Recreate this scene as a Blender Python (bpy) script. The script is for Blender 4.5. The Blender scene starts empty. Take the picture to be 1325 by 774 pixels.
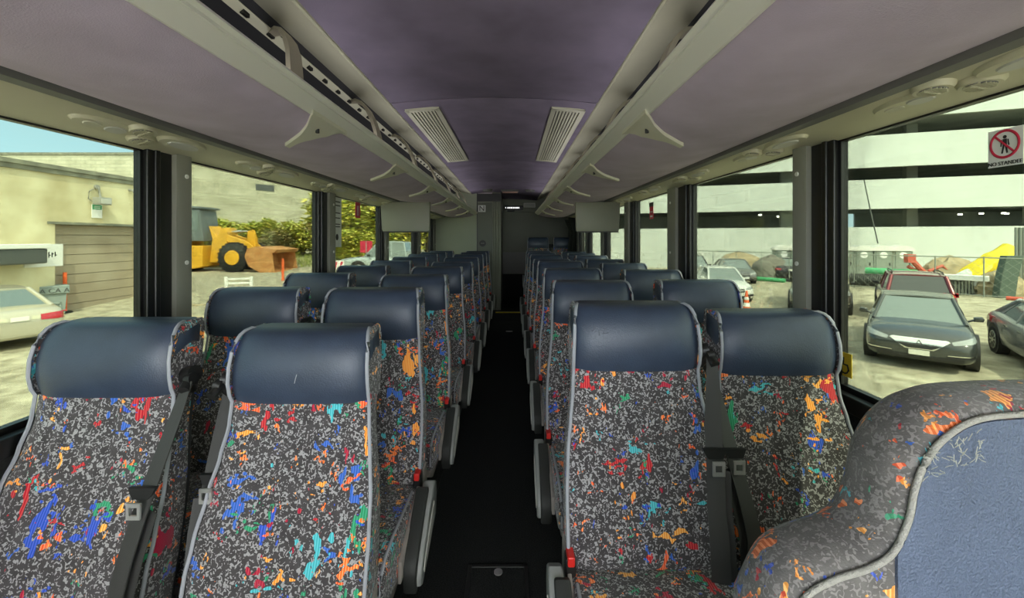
import bpy, bmesh, math, random
from mathutils import Vector, Matrix
from mathutils.bvhtree import BVHTree
random.seed(7)
PI = math.pi
SC = bpy.context.scene
COL = SC.collection
H = 1.42                      # eye height above the aisle floor
F = 540.0                     # focal length in pixels of a 1325 wide frame

def at(px, py, d):            # where a point of the photograph lies at distance d along the bus
    return Vector(((px - 663) * d / F, d, H - (py - 309) * d / F))

# ------------------------------------------------------------------ materials
def nodes_of(m):
    m.use_nodes = True
    nt = m.node_tree
    return nt, nt.nodes, nt.links, nt.nodes['Principled BSDF']

def setin(n, k, v):
    if k in n.inputs: n.inputs[k].default_value = v

def mat(name, col, rough=.6, metal=0., var=0., vscale=8., bump=0., bscale=60., spec=.5, coat=0., emit=None, estr=1., col2=None, detail=4., stretch=None):
    m = bpy.data.materials.new(name)
    nt, N, L, b = nodes_of(m)
    setin(b, 'Base Color', (*col, 1)); setin(b, 'Roughness', rough); setin(b, 'Metallic', metal)
    setin(b, 'Specular IOR Level', spec); setin(b, 'Coat Weight', coat); setin(b, 'Coat Roughness', .08)
    tc = None
    if var > 0 or bump > 0 or col2:
        tc = N.new('ShaderNodeTexCoord')
        src = tc.outputs['Object']
        if stretch:
            mp = N.new('ShaderNodeMapping'); mp.inputs['Scale'].default_value = stretch
            L.new(src, mp.inputs['Vector']); src = mp.outputs['Vector']
    if var > 0 or col2:
        nz = N.new('ShaderNodeTexNoise'); nz.inputs['Scale'].default_value = vscale; nz.inputs['Detail'].default_value = detail
        L.new(src, nz.inputs['Vector'])
        r = N.new('ShaderNodeValToRGB')
        c2 = col2 if col2 else tuple(min(1, c * (1 + var)) for c in col)
        c1 = col if col2 else tuple(c * (1 - var) for c in col)
        r.color_ramp.elements[0].position = .32; r.color_ramp.elements[1].position = .68
        r.color_ramp.elements[0].color = (*c1, 1); r.color_ramp.elements[1].color = (*c2, 1)
        L.new(nz.outputs['Fac'], r.inputs['Fac']); L.new(r.outputs['Color'], b.inputs['Base Color'])
    if bump > 0:
        n2 = N.new('ShaderNodeTexNoise'); n2.inputs['Scale'].default_value = bscale; n2.inputs['Detail'].default_value = 3
        L.new(src, n2.inputs['Vector'])
        bp = N.new('ShaderNodeBump'); bp.inputs['Strength'].default_value = bump; bp.inputs['Distance'].default_value = .01
        L.new(n2.outputs['Fac'], bp.inputs['Height']); L.new(bp.outputs['Normal'], b.inputs['Normal'])
    if emit:
        setin(b, 'Emission Color', (*emit, 1)); setin(b, 'Emission Strength', estr)
    return m

def glass_mat(name, tint, refl=.5):
    m = bpy.data.materials.new(name); m.use_nodes = True
    nt = m.node_tree; N = nt.nodes; L = nt.links
    N.remove(N['Principled BSDF'])
    t = N.new('ShaderNodeBsdfTransparent'); t.inputs['Color'].default_value = (*tint, 1)
    g = N.new('ShaderNodeBsdfGlossy'); g.inputs['Roughness'].default_value = .03
    fr = N.new('ShaderNodeFresnel'); fr.inputs['IOR'].default_value = 1.3
    mu = N.new('ShaderNodeMath'); mu.operation = 'MULTIPLY'; mu.inputs[1].default_value = refl
    mx = N.new('ShaderNodeMixShader')
    L.new(fr.outputs[0], mu.inputs[0]); L.new(mu.outputs[0], mx.inputs[0])
    L.new(t.outputs[0], mx.inputs[1]); L.new(g.outputs[0], mx.inputs[2])
    L.new(mx.outputs[0], N['Material Output'].inputs['Surface'])
    return m

def fabric_mat(name, k=1.0, base=(.054, .049, .052), speck=(.37, .36, .37), worn=0.):
    m = bpy.data.materials.new(name)
    nt, N, L, b = nodes_of(m)
    setin(b, 'Roughness', .92); setin(b, 'Specular IOR Level', .15); setin(b, 'Sheen Weight', .25)
    tc = N.new('ShaderNodeTexCoord'); oi = N.new('ShaderNodeObjectInfo')
    cr = N.new('ShaderNodeVectorMath'); cr.operation = 'SCALE'; cr.inputs[0].default_value = (7.3, 0., 5.1)
    L.new(oi.outputs['Random'], cr.inputs['Scale'])
    ad = N.new('ShaderNodeVectorMath'); ad.operation = 'ADD'
    L.new(tc.outputs['Object'], ad.inputs[0]); L.new(cr.outputs[0], ad.inputs[1])
    P = ad.outputs[0]
    def mth(op, a, bb=None, c=None):
        n = N.new('ShaderNodeMath'); n.operation = op
        for i, v in enumerate((a, bb, c)):
            if v is None: continue
            if isinstance(v, (int, float)): n.inputs[i].default_value = v
            else: L.new(v, n.inputs[i])
        return n.outputs[0]
    def noise(vec, s, det=1., dist=0.):
        n = N.new('ShaderNodeTexNoise'); n.inputs['Scale'].default_value = s; n.inputs['Detail'].default_value = det
        n.inputs['Distortion'].default_value = dist
        L.new(vec, n.inputs['Vector']); return n
    # little pale worms
    w = noise(P, 118 / k, 0., 1.3)
    worm = mth('GREATER_THAN', w.outputs['Fac'], .592)
    w3 = noise(P, 30 / k, 1.)
    b0 = N.new('ShaderNodeMixRGB'); b0.inputs[1].default_value = (*[c * .7 for c in base], 1); b0.inputs[2].default_value = (*[c * 1.7 for c in base], 1)
    L.new(w3.outputs['Fac'], b0.inputs[0])
    c0 = N.new('ShaderNodeMixRGB'); c0.inputs[2].default_value = (*speck, 1)
    L.new(worm, c0.inputs[0]); L.new(b0.outputs[0], c0.inputs[1])
    cur = c0.outputs[0]
    for (s, dist, thr, dens, off, sh) in ((11.5, .066, .31, .44, 0, (1.25, 1.0, .62)), (17., .050, .28, .44, 13.7, (.70, 1., 1.1)), (27., .035, .26, .40, 31.1, (1.1, 1., .7))):
        s = s / k
        mp = N.new('ShaderNodeMapping'); mp.inputs['Location'].default_value = (off, off, off); mp.inputs['Scale'].default_value = sh
        mp.inputs['Rotation'].default_value = (0, .35 if off else -.3, 0)
        L.new(P, mp.inputs['Vector'])
        nd = noise(mp.outputs[0], s * 2.3, 2.)
        sb = N.new('ShaderNodeVectorMath'); sb.operation = 'SUBTRACT'; sb.inputs[1].default_value = (.5, .5, .5); L.new(nd.outputs['Color'], sb.inputs[0])
        sc_ = N.new('ShaderNodeVectorMath'); sc_.operation = 'SCALE'; sc_.inputs['Scale'].default_value = dist * 2.6 * k; L.new(sb.outputs[0], sc_.inputs[0])
        a2 = N.new('ShaderNodeVectorMath'); a2.operation = 'ADD'; L.new(mp.outputs[0], a2.inputs[0]); L.new(sc_.outputs[0], a2.inputs[1])
        vo = N.new('ShaderNodeTexVoronoi'); vo.inputs['Scale'].default_value = s; L.new(a2.outputs[0], vo.inputs['Vector'])
        sp = N.new('ShaderNodeSeparateColor'); L.new(vo.outputs['Color'], sp.inputs[0])
        m1 = mth('LESS_THAN', vo.outputs['Distance'], thr)
        m2 = mth('LESS_THAN', sp.outputs[1], dens)
        mask = mth('MULTIPLY', m1, m2)
        if worn: mask = mth('MULTIPLY', mask, 1 - worn)
        rp = N.new('ShaderNodeValToRGB'); cr_ = rp.color_ramp; cr_.interpolation = 'CONSTANT'
        cols = [(.85, .10, .02), (.50, .01, .03), (.90, .30, .03), (.02, .09, .50), (.90, .16, .02), (.06, .45, .50), (.42, .01, .05), (.03, .30, .14), (.92, .36, .05), (.03, .13, .50)]
        while len(cr_.elements) < len(cols): cr_.elements.new(.5)
        for i, cc in enumerate(cols):
            cr_.elements[i].position = i / len(cols); cr_.elements[i].color = (*cc, 1)
        L.new(sp.outputs[0], rp.inputs['Fac'])
        sx = N.new('ShaderNodeSeparateXYZ'); L.new(P, sx.inputs[0])
        stripe = mth('GREATER_THAN', mth('SINE', mth('MULTIPLY', sx.outputs[0], 950 / k)), .25)
        hs = N.new('ShaderNodeHueSaturation'); hs.inputs['Hue'].default_value = .51; hs.inputs['Value'].default_value = 1.45; hs.inputs['Saturation'].default_value = .9
        L.new(rp.outputs[0], hs.inputs['Color'])
        cs = N.new('ShaderNodeMixRGB'); L.new(stripe, cs.inputs[0]); L.new(rp.outputs[0], cs.inputs[1]); L.new(hs.outputs[0], cs.inputs[2])
        mx = N.new('ShaderNodeMixRGB'); L.new(mask, mx.inputs[0]); L.new(cur, mx.inputs[1]); L.new(cs.outputs[0], mx.inputs[2])
        cur = mx.outputs[0]
    L.new(cur, b.inputs['Base Color'])
    bp = N.new('ShaderNodeBump'); bp.inputs['Strength'].default_value = .25; bp.inputs['Distance'].default_value = .004
    nn = noise(P, 350, 1.); L.new(nn.outputs['Fac'], bp.inputs['Height']); L.new(bp.outputs[0], b.inputs['Normal'])
    return m

M = {}
M['fabric'] = fabric_mat('seat_fabric')
M['fabric_big'] = fabric_mat('worn_seat_fabric', .85, (.13, .12, .115), (.27, .25, .24), .2)
M['vinyl'] = mat('navy_vinyl', (.036, .052, .088), .40, var=.12, vscale=14, bump=.12, bscale=260, spec=.55)
M['piping'] = mat('grey_piping', (.33, .34, .38), .55)
M['shell'] = mat('seat_back_shell', (.05, .05, .055), .6)
M['webbing'] = mat('belt_webbing', (.042, .042, .040), .6, bump=.2, bscale=900)
M['black'] = mat('black_plastic', (.012, .012, .012), .45)
M['pad'] = mat('armrest_pad', (.022, .024, .022), .6, bump=.1, bscale=300)
M['greyplastic'] = mat('grey_plastic', (.27, .28, .27), .45)
M['pinkgrey'] = mat('dusty_grey_plastic', (.30, .27, .25), .6, var=.15, vscale=20)
M['redbutton'] = mat('red_button', (.65, .02, .015), .4)
M['steel'] = mat('latch_steel', (.75, .75, .72), .28, metal=.7)
M['leg'] = mat('seat_leg_metal', (.05, .05, .05), .5, metal=.4)
M['carpet'] = mat('aisle_carpet', (.035, .038, .037), .95, var=.5, vscale=220, bump=.6, bscale=500, spec=0.)
M['ribbed'] = mat('ribbed_rubber', (.012, .013, .012), .6, bump=.3, bscale=200)
M['beige'] = mat('beige_plastic', (.52, .50, .37), .5, var=.05, vscale=3)
M['cove'] = mat('cove_panel', (.50, .49, .39), .5, var=.06, vscale=3)
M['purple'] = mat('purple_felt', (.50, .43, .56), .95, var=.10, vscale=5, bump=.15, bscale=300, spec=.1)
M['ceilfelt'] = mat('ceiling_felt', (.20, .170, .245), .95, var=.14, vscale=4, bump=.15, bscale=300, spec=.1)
M['darkliner'] = mat('rack_liner', (.018, .018, .024), .8)
M['rail'] = mat('rail_aluminium', (.82, .82, .77), .4, metal=.15)
M['bracket'] = mat('rack_bracket', (.62, .61, .52), .5)
M['strap'] = mat('rack_strap', (.42, .38, .29), .55)
M['trimgrey'] = mat('grey_trim', (.13, .13, .13), .5)
M['pillar'] = mat('pillar_cover', (.23, .23, .19), .55, var=.06, vscale=4)
M['seal'] = mat('black_window_seal', (.006, .006, .006), .35)
M['sidewall'] = mat('side_wall_carpet', (.03, .03, .03), .95, var=.3, vscale=90)
M['rearwall'] = mat('rear_wall_panel', (.22, .23, .18), .6, var=.05, vscale=3)
M['rearlow'] = mat('rear_lower_panel', (.26, .26, .24), .6)
M['lav'] = mat('lavatory_panel', (.34, .37, .28), .6, var=.04, vscale=3)
M['lavdoor'] = mat('lavatory_door', (.13, .14, .11), .5)
M['monitor'] = mat('monitor_housing', (.235, .235, .185), .5, var=.04, vscale=4)
M['glass'] = glass_mat('tinted_pane', (.41, .435, .375), .35)
M['white'] = mat('white_paint', (.8, .8, .78), .5)
M['paper'] = mat('white_paper', (.75, .77, .75), .7)
M['ink'] = mat('black_ink', (.02, .02, .02), .7)
M['signred'] = mat('sign_red', (.55, .02, .06), .5)
M['yellow'] = mat('yellow_paint', (.75, .52, .03), .5)
M['exitlight'] = mat('lit_white_letters', (.8, .8, .8), .5, emit=(1, 1, 1), estr=.35)
M['lampglass'] = mat('pale_lamp_cover', (.5, .5, .46), .4)
M['pinklamp'] = mat('pink_lamp_cover', (.45, .27, .23), .5)

# ------------------------------------------------------------------ mesh helpers
class MB:
    def __init__(s): s.v = []; s.f = []
    def add(s, vs, fs):
        o = len(s.v); s.v += [tuple(v) for v in vs]; s.f += [tuple(o + i for i in f) for f in fs]; return s
    def box(s, x0, x1, y0, y1, z0, z1):
        return s.add([(x0,y0,z0),(x1,y0,z0),(x1,y1,z0),(x0,y1,z0),(x0,y0,z1),(x1,y0,z1),(x1,y1,z1),(x0,y1,z1)],
                     [(0,3,2,1),(4,5,6,7),(0,1,5,4),(1,2,6,5),(2,3,7,6),(3,0,4,7)])
    def loft(s, rings, closed=True, caps=True):
        n = len(rings[0]); o = len(s.v)
        for r in rings: s.v += [tuple(p) for p in r]
        for i in range(len(rings) - 1):
            for j in range(n if closed else n - 1):
                a = o + i*n + j; b = o + i*n + (j+1) % n
                s.f.append((a, b, b + n, a + n))
        if caps and closed:
            s.f.append(tuple(o + j for j in reversed(range(n))))
            s.f.append(tuple(o + (len(rings)-1)*n + j for j in range(n)))
        return s
    def tube(s, pts, r, n=8, r2=None, caps=True, up=None):
        pts = [Vector(p) for p in pts]; rings = []
        for i, p in enumerate(pts):
            t = (pts[min(i+1, len(pts)-1)] - pts[max(i-1, 0)]).normalized()
            u = Vector(up) if up else (Vector((0,0,1)) if abs(t.z) < .9 else Vector((0,1,0)))
            a = t.cross(u).normalized(); b = a.cross(t).normalized()
            rr = r[i] if isinstance(r, (list, tuple)) else r
            r_b = r2 if r2 is not None else rr
            rings.append([p + a*math.cos(2*PI*k/n)*rr + b*math.sin(2*PI*k/n)*r_b for k in range(n)])
        return s.loft(rings, True, caps)
    def cyl(s, p0, p1, r, n=20, r1=None):
        return s.tube([p0, p1], [r, r if r1 is None else r1], n)
    def ribbon(s, pts, across, w, t=.0025):
        a = Vector(across).normalized(); rings = []
        pts = [Vector(p) for p in pts]
        for i, p in enumerate(pts):
            tg = (pts[min(i+1, len(pts)-1)] - pts[max(i-1, 0)]).normalized(); nn = a.cross(tg).normalized()
            rings.append([p - a*w/2 - nn*t, p + a*w/2 - nn*t, p + a*w/2 + nn*t, p - a*w/2 + nn*t])
        return s.loft(rings)
    def prism(s, poly, axis, a0, a1):      # extrude a polygon (u,v) along axis 'x','y','z'
        def P(u, v, a): return {'x': (a, u, v), 'y': (u, a, v), 'z': (u, v, a)}[axis]
        return s.loft([[P(u, v, a0) for u, v in poly], [P(u, v, a1) for u, v in poly]])
    def pillow(s, poly, x0, x1, r, n=4):   # side profile (y,z) extruded along x with rounded ends
        cy = sum(p[0] for p in poly)/len(poly); cz = sum(p[1] for p in poly)/len(poly); rings = []
        st = [(x0 + r*(1-math.cos(a)), r*(1-math.sin(a))) for a in [PI/2*i/n for i in range(n+1)]]
        st += [(x1 - (q[0]-x0), q[1]) for q in reversed(st)]
        for x, ins in st:
            ring = []
            for y, z in poly:
                d = Vector((y-cy, z-cz)); l = max(d.length, 1e-6); d = d * (max(l-ins, l*.3)/l)
                ring.append((x, cy+d.x, cz+d.y))
            rings.append(ring)
        return s.loft(rings)
    def disc_y(s, cx, y, cz, r, n=24, r0=0):
        pass
    def xform(s, mtx):
        s.v = [tuple(mtx @ Vector(v)) for v in s.v]; return s
    def build(s, name, m, parent=None, smooth=35, label=None, kind=None, bevel=0):
        me = bpy.data.meshes.new(name); me.from_pydata(s.v, [], s.f)
        bm = bmesh.new(); bm.from_mesh(me)
        bmesh.ops.recalc_face_normals(bm, faces=bm.faces)
        if bevel:
            bmesh.ops.remove_doubles(bm, verts=bm.verts, dist=1e-5)
            es = [e for e in bm.edges if len(e.link_faces) == 2 and e.calc_face_angle(0) > .6]
            bmesh.ops.bevel(bm, geom=es, offset=bevel, segments=2, affect='EDGES', profile=.5, clamp_overlap=True)
        bm.to_mesh(me); bm.free()
        if smooth:
            me.polygons.foreach_set('use_smooth', [True]*len(me.polygons))
            try: me.set_sharp_from_angle(angle=math.radians(smooth))
            except Exception: pass
        me.materials.append(M[m] if isinstance(m, str) else m)
        o = bpy.data.objects.new(name, me); COL.objects.link(o)
        if parent: o.parent = parent
        if label: o['label'] = label
        if kind: o['kind'] = kind
        return o

def tag(o, label=None, cat=None, group=None, kind=None):
    if label: o['label'] = label
    if cat: o['category'] = cat
    if group: o['group'] = group
    if kind: o['kind'] = kind
    return o
def empty(name, loc=(0,0,0), rz=0, label=None, cat=None, group=None):
    o = bpy.data.objects.new(name, None); COL.objects.link(o)
    o.location = loc; o.rotation_euler = (0, 0, rz); o.empty_display_size = .05
    return tag(o, label, cat, group)
def copy_tree(o, parent=None):
    c = o.copy(); COL.objects.link(c); c.parent = parent
    for ch in list(o.children): copy_tree(ch, c)
    return c
def text(name, s, size, m, parent, mtx, extrude=.0006, label=None):
    cu = bpy.data.curves.new(name, 'FONT'); cu.body = s; cu.size = size; cu.extrude = extrude
    cu.align_x = 'CENTER'; cu.align_y = 'CENTER'
    t = bpy.data.objects.new(name, cu); COL.objects.link(t)
    bpy.context.view_layer.update()
    me = bpy.data.meshes.new_from_object(t.evaluated_get(bpy.context.evaluated_depsgraph_get()))
    bpy.data.objects.remove(t); me.transform(mtx)
    me.materials.clear(); me.materials.append(M[m] if isinstance(m, str) else m)
    o = bpy.data.objects.new(name, me); COL.objects.link(o); o.parent = parent
    if label: o['label'] = label
    return o
def basis(origin, xa, ya):
    xa = Vector(xa).normalized(); ya = Vector(ya).normalized(); za = xa.cross(ya).normalized(); ya = za.cross(xa)
    m = Matrix.Identity(4)
    for i in range(3):
        m[i][0] = xa[i]; m[i][1] = ya[i]; m[i][2] = za[i]; m[i][3] = origin[i]
    return m
def lerp(tab, z):
    for (a, *A), (b, *B) in zip(tab, tab[1:]):
        if z <= b:
            t = max(0, (z-a)/(b-a)); t = t*t*(3-2*t)*.5 + t*.5
            return [p + (q-p)*t for p, q in zip(A, B)]
    return list(tab[-1][1:])

def arc(cx, cy, r, a0, a1, n):
    return [(cx + r*math.cos(a0+(a1-a0)*i/n), cy + r*math.sin(a0+(a1-a0)*i/n)) for i in range(n+1)]

# ------------------------------------------------------------------ the seat
BP = [(.38, -.105, .225), (.46, -.135, .226), (.54, -.115, .226), (.62, -.085, .224), (.72, -.045, .216), (.80, -.015, .204), (.88, .008, .194), (.945, .016, .191)]
def yback(z): return -.02 + (z - .38) * .23
def back_ring(z, yf, w, head=False, yb=None):
    if yb is None: yb = yback(z)
    ring = []
    n = 40
    for i in range(n + 1):
        u = -1 + 2*i/n
        y = yf + .012*abs(u)**6*2
        if not head:
            y -= .012*abs(u)**3
            for u0 in (-.62, -.21, .21, .62): y += .0055*math.exp(-((u-u0)/.035)**2)
        else:
            y -= .006*(1-u*u)
        ring.append((u*w, y, z))
    d = min(.02, (yb - yf)*.3)
    ring += [(w+.004, yf+d+.01, z), (w+.004, yb-d, z), (w-.015, yb, z)]
    ring += [(-(w-.015), yb, z), (-(w+.004), yb-d, z), (-(w+.004), yf+d+.01, z)]
    return ring

def make_seat(aisle, side):
    """side=+1: the belt hangs from the right shoulder; aisle seats carry an armrest on the other side"""
    root = empty('coach_seat')
    z_list = [.38 + (.945-.38)*i/26 for i in range(27)]
    b = MB(); rings = []
    for z in z_list:
        yf, w = lerp(BP, z)
        if aisle: yf += .006*math.exp(-((z-.775)/.006)**2)
        rings.append(back_ring(z, yf, w))
    b.loft(rings)
    b.build('backrest', 'fabric', root, 50)
    HP = [(.943,.011,.192),(.965,.002,.192),(1.0,-.005,.192),(1.045,-.004,.190),(1.085,.006,.188),(1.110,.018,.185),(1.127,.032,.181),(1.136,.048,.177),(1.140,.072,.172)]
    h = MB(); rings = [back_ring(z, y, w, True, max(yback(z), y+.022)) for z, y, w in HP]
    h.loft(rings); h.build('headrest', 'vinyl', root, 55)
    # fabric sides of the headrest
    for s in (-1, 1):
        sp = MB(); r1 = []; r2 = []
        for z, y, w in HP:
            yb = max(yback(z), y+.022)
            r1.append((s*(w+.0062), y+.014, z)); r2.append((s*(w+.0062), yb-.004, z))
        poly = r1 + r2[::-1]
        sp.loft([[p for p in poly], [(p[0]-s*.004, p[1], p[2]) for p in poly]])
        sp.build('headrest_side', 'fabric', root, 30)
    # piping on both edges
    for s in (-1, 1):
        pts = []
        for z in z_list[3:]:
            yf, w = lerp(BP, z); pts.append((s*(w+.003), yf+.006, z))
        for z, y, w in HP[1:]: pts.append((s*(w+.003), y+.010, z))
        pts.append((s*.166, .10, 1.134))
        MB().tube(pts, .0052, 6).build('piping', 'piping', root, 60)
    # shell
    sh = MB(); rings = []
    for z in [.36 + i*.06 for i in range(13)]:
        yb = yback(z); w = lerp(BP, min(z, .94))[1] - .012
        rings.append([(-w, yb-.004, z), (w, yb-.004, z), (w, yb+.012, z), (w*.8, yb+.02, z), (-w*.8, yb+.02, z), (-w, yb+.012, z)])
    sh.loft(rings).build('back_shell', 'shell', root, 40)
    # cushion
    prof = [(-.06,.40),(-.10,.435),(-.18,.440),(-.30,.446),(-.42,.452),(-.49,.446),(-.535,.425),(-.555,.39),(-.55,.345),(-.525,.315),(-.45,.305),(-.25,.30),(-.06,.31)]
    c = MB().pillow(prof, -.224, .224, .022, 4).build('seat_cushion', 'fabric', root, 50)
    for s in (-1, 1):
        MB().tube([(s*.214, y, z+.001) for y, z in prof[2:9]], .005, 6).build('piping', 'piping', c, 60)
    # base
    MB().pillow([(-.02,.31),(-.48,.31),(-.50,.27),(-.44,.235),(-.04,.235)], -.205, .205, .01, 2).build('seat_pan', 'pinkgrey', root, 40)
    for y in (-.10, -.40):
        MB().box(-.03, .03, y-.02, y+.02, 0, .24).build('leg', 'leg', root, 0, bevel=.006)
    MB().box(-.05, .05, -.46, -.04, 0, .02).build('foot_rail', 'leg', root, 0, bevel=.004)
    s = side
    # belt
    g = MB()
    g.cyl((s*.20, .055, .99), (s*.238, .045, 1.0), .022, 16)
    g.cyl((s*.228, .03, .985), (s*.246, .028, .99), .017, 16)
    g.tube([(s*.215, .06, .95), (s*.232, .03, .985), (s*.238, .0, .965)], .014, 10)
    g.build('belt_guide', 'black', root, 40)
    if s > 0: path = [(.236,.02,.985),(.228,-.02,.90),(.214,-.065,.80),(.205,-.115,.70),(.198,-.150,.62),(.195,-.172,.55),(.196,-.18,.47),(.20,-.17,.40)]
    else: path = [(-.236,.02,.985),(-.228,-.02,.90),(-.220,-.065,.80),(-.210,-.115,.70),(-.200,-.150,.62),(-.192,-.172,.55),(-.190,-.18,.47),(-.195,-.17,.40)]
    if s > 0: path = [(x + (-.03 if aisle else .02)*min(1, i/4), y, z) for i, (x, y, z) in enumerate(path)]
    if s < 0 and aisle: path = [(x - .012, y + .085, z) for x, y, z in path]
    be = MB(); wds = [.030, .040, .046, .046, .046, .048, .048, .046]
    rings = []
    for i, p in enumerate(path):
        p = Vector(p); t = (Vector(path[min(i+1, 7)]) - Vector(path[max(i-1, 0)])).normalized()
        a = Vector((1, -.25*s, 0)).normalized(); nn = a.cross(t).normalized(); w = wds[i]
        rings.append([p - a*w/2 - nn*.0015, p - nn*.003, p + a*w/2 - nn*.0015, p + a*w/2 + nn*.0015, p + nn*.002, p - a*w/2 + nn*.0015])
    be.loft(rings); belt = be.build('seat_belt', 'webbing', root, 30)
    b2 = MB(); rings = []
    for i in range(3, 8):
        p = Vector(path[i]) + Vector((s*.022, .012, 0)); a = Vector((1, -.5*s, 0)).normalized(); nn = Vector((0, -1, 0))
        rings.append([p - a*.023 - nn*.001, p + a*.023 - nn*.001, p + a*.023 + nn*.001, p - a*.023 + nn*.001])
    b2.loft(rings).build('belt_fold', 'webbing', belt, 30)
    x, y, z = Vector(path[2]).lerp(Vector(path[3]), .45); x -= s*.006; y -= .006
    MB().add([(x-.034,y-.012,z+.004),(x+.034,y-.012,z+.004),(x+.026,y-.014,z-.014),(x+.020,y-.016,z-.022),(x-.020,y-.016,z-.022),(x-.026,y-.014,z-.014),
              (x-.034,y-.002,z+.004),(x+.034,y-.002,z+.004),(x+.026,y-.004,z-.014),(x+.020,y-.006,z-.022),(x-.020,y-.006,z-.022),(x-.026,y-.004,z-.014)],
             [(0,1,2,3,4,5),(6,11,10,9,8,7)] + [(i,(i+1)%6+0,(i+1)%6+6,i+6) for i in range(6)]).build('latch_head', 'black', belt, 30)
    lt = MB()
    for (xa, xb, za, zb) in ((-.017,-.010,-.052,-.020),(.010,.017,-.052,-.020),(-.017,.017,-.060,-.050),(-.017,.017,-.030,-.020)):
        lt.box(x+xa, x+xb, y-.036, y-.031, z+za, z+zb)
    lt.build('latch_plate', 'steel', belt, 0)
    if not aisle: return root
    a = -s                                        # armrest side
    hs = [(.0,.40),(-.02,.445),(-.08,.462),(-.14,.452),(-.22,.425),(-.34,.372),(-.44,.325),(-.475,.29),(-.47,.262),(-.44,.25),(-.30,.272),(-.16,.30),(-.03,.33)]
    hs = [(-.10 + y*.58, z) for y, z in hs]
    def xs(p, q): return (min(a*p, a*q), max(a*p, a*q))
    x0, x1 = xs(.248, .290)
    ar = MB().pillow(hs, x0, x1, .008, 3).build('armrest', 'greyplastic', root, 40)
    pad = [(-.14,.40),(-.14,.455),(-.17,.462),(-.22,.445),(-.34,.392),(-.455,.344),(-.490,.318),(-.498,.275),(-.475,.235),(-.44,.25),(-.42,.30),(-.30,.35)]
    pad = [(-.10 + y*.58, z + .006) for y, z in pad]
    x0, x1 = xs(.234, .276)
    MB().pillow(pad, x0, x1, .007, 3).build('armrest_pad', 'pad', ar, 45)
    x0, x1 = xs(.2895, .293)
    MB().pillow([(-.10+y*.58, z) for y, z in [(-.12,.405),(-.24,.368),(-.38,.312),(-.415,.29),(-.40,.275),(-.24,.315),(-.13,.35),(-.11,.38)]], x0, x1, .001, 1).build('armrest_inset', 'lampglass', ar, 40)
    x0, x1 = xs(.206, .244)
    MB().pillow([(-.02,.40),(-.03,.47),(-.12,.455),(-.40,.36),(-.41,.30),(-.05,.30)], xs(.2245,.236)[0], xs(.2245,.236)[1], .003, 2).build('side_cover', 'pinkgrey', root, 40)
    bk = MB().box(x0+.004, x1-.006, -.150, -.110, .42, .482).build('buckle', 'black', root, 0, bevel=.004)
    MB().box(x0+.008, x1-.010, -.158, -.116, .466, .494).build('release_button', 'redbutton', bk, 0, bevel=.004)
    return root

PLAT = .068
LW = [(1.15,-1.145,-.032),(1.78,-1.12,-.01),(2.46,-1.165,0),(3.17,-1.157,0),(3.92,-1.156,0),(4.65,-1.157,.005),(5.37,-1.16,.01),(6.08,-1.16,.01),(6.78,-1.16,.01)]
LA = [(1.16,-.60,-.053),(1.68,-.575,0),(2.40,-.578,-.005),(3.12,-.572,-.005),(3.86,-.565,-.01),(4.60,-.568,0),(5.32,-.568,.01),(6.04,-.568,.01),(6.74,-.568,.01)]
RA = [(1.28,.385,0),(2.00,.387,0),(2.73,.40,.01),(3.46,.403,.02),(4.20,.403,.0),(4.93,.403,.02),(5.66,.403,.02),(6.38,.403,.02)]
RW = [(1.36,.88,-.04),(2.03,.925,0),(2.74,.935,0),(3.48,.945,0),(4.20,.945,0),(4.93,.945,.01),(5.66,.945,.01),(6.38,.945,.01)]
ORD = ['first', 'second', 'third', 'fourth', 'fifth', 'sixth', 'seventh', 'eighth', 'ninth', 'tenth']
extra = {('LW',0):'its belt with a silver latch hanging at the right', ('LA',0):'the largest blue headrest of the left block, with a white scratch',
         ('RA',0):'scuffed blue headrest, complete with seat cushion in view', ('RW',0):'beside the big window, belt at its left shoulder'}
used = {}
for key, lst, aisle, side in (('LW', LW, False, 1), ('LA', LA, True, -1), ('RA', RA, True, 1), ('RW', RW, False, -1)):
    for i, (d, x, dz) in enumerate(lst):
        k2 = (aisle, side)
        if k2 not in used:
            used[k2] = r = make_seat(aisle, side)
        else: r = copy_tree(used[k2])
        r.location = (x, d, PLAT + dz)
        where = ('left' if key[0] == 'L' else 'right') + (' aisle' if key[1] == 'A' else ' window')
        if i == 0: lab = 'front %s seat, %s' % (where, extra[(key, 0)])
        else: lab = '%s seat back in the %s column counted from the camera, navy vinyl headrest' % (ORD[i], where)
        tag(r, lab, 'seat', 'patterned coach seats on the %s side' % ('left' if key[0] == 'L' else 'right'))
# the raised pair at the rear
for nm, (d, x) in (('aisle', (7.70, .475)), ('window', (7.66, .955))):
    r = copy_tree(used[(True, 1)] if nm == 'aisle' else used[(False, -1)])
    r.location = (x, d, .15 + .155)
    tag(r, 'raised rear seat against the back wall, the %s one of the pair' % nm, 'seat', 'raised rear seats')

# scratches on vinyl headrests: own pale marks
def scratch(parent, pts, name='scuff_mark'):
    mb = MB()
    for a, b in pts:
        a = Vector(a); b = Vector(b); mb.tube([a, (a+b)/2 + Vector((0, -.0008, 0)), b], .0011, 4)
    return mb.build(name, 'piping', parent, 0, label='pale scratches in the vinyl')
first = {k: None for k in ('LA', 'RA')}
for o in list(COL.objects):
    if o.get('label', '').startswith('front left aisle'): first['LA'] = o
    if o.get('label', '').startswith('front right aisle'): first['RA'] = o
rnd = random.Random(3)
scratch(first['LA'], [((.002, -.0155, 1.008), (.008, -.0148, 1.032))])

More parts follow.
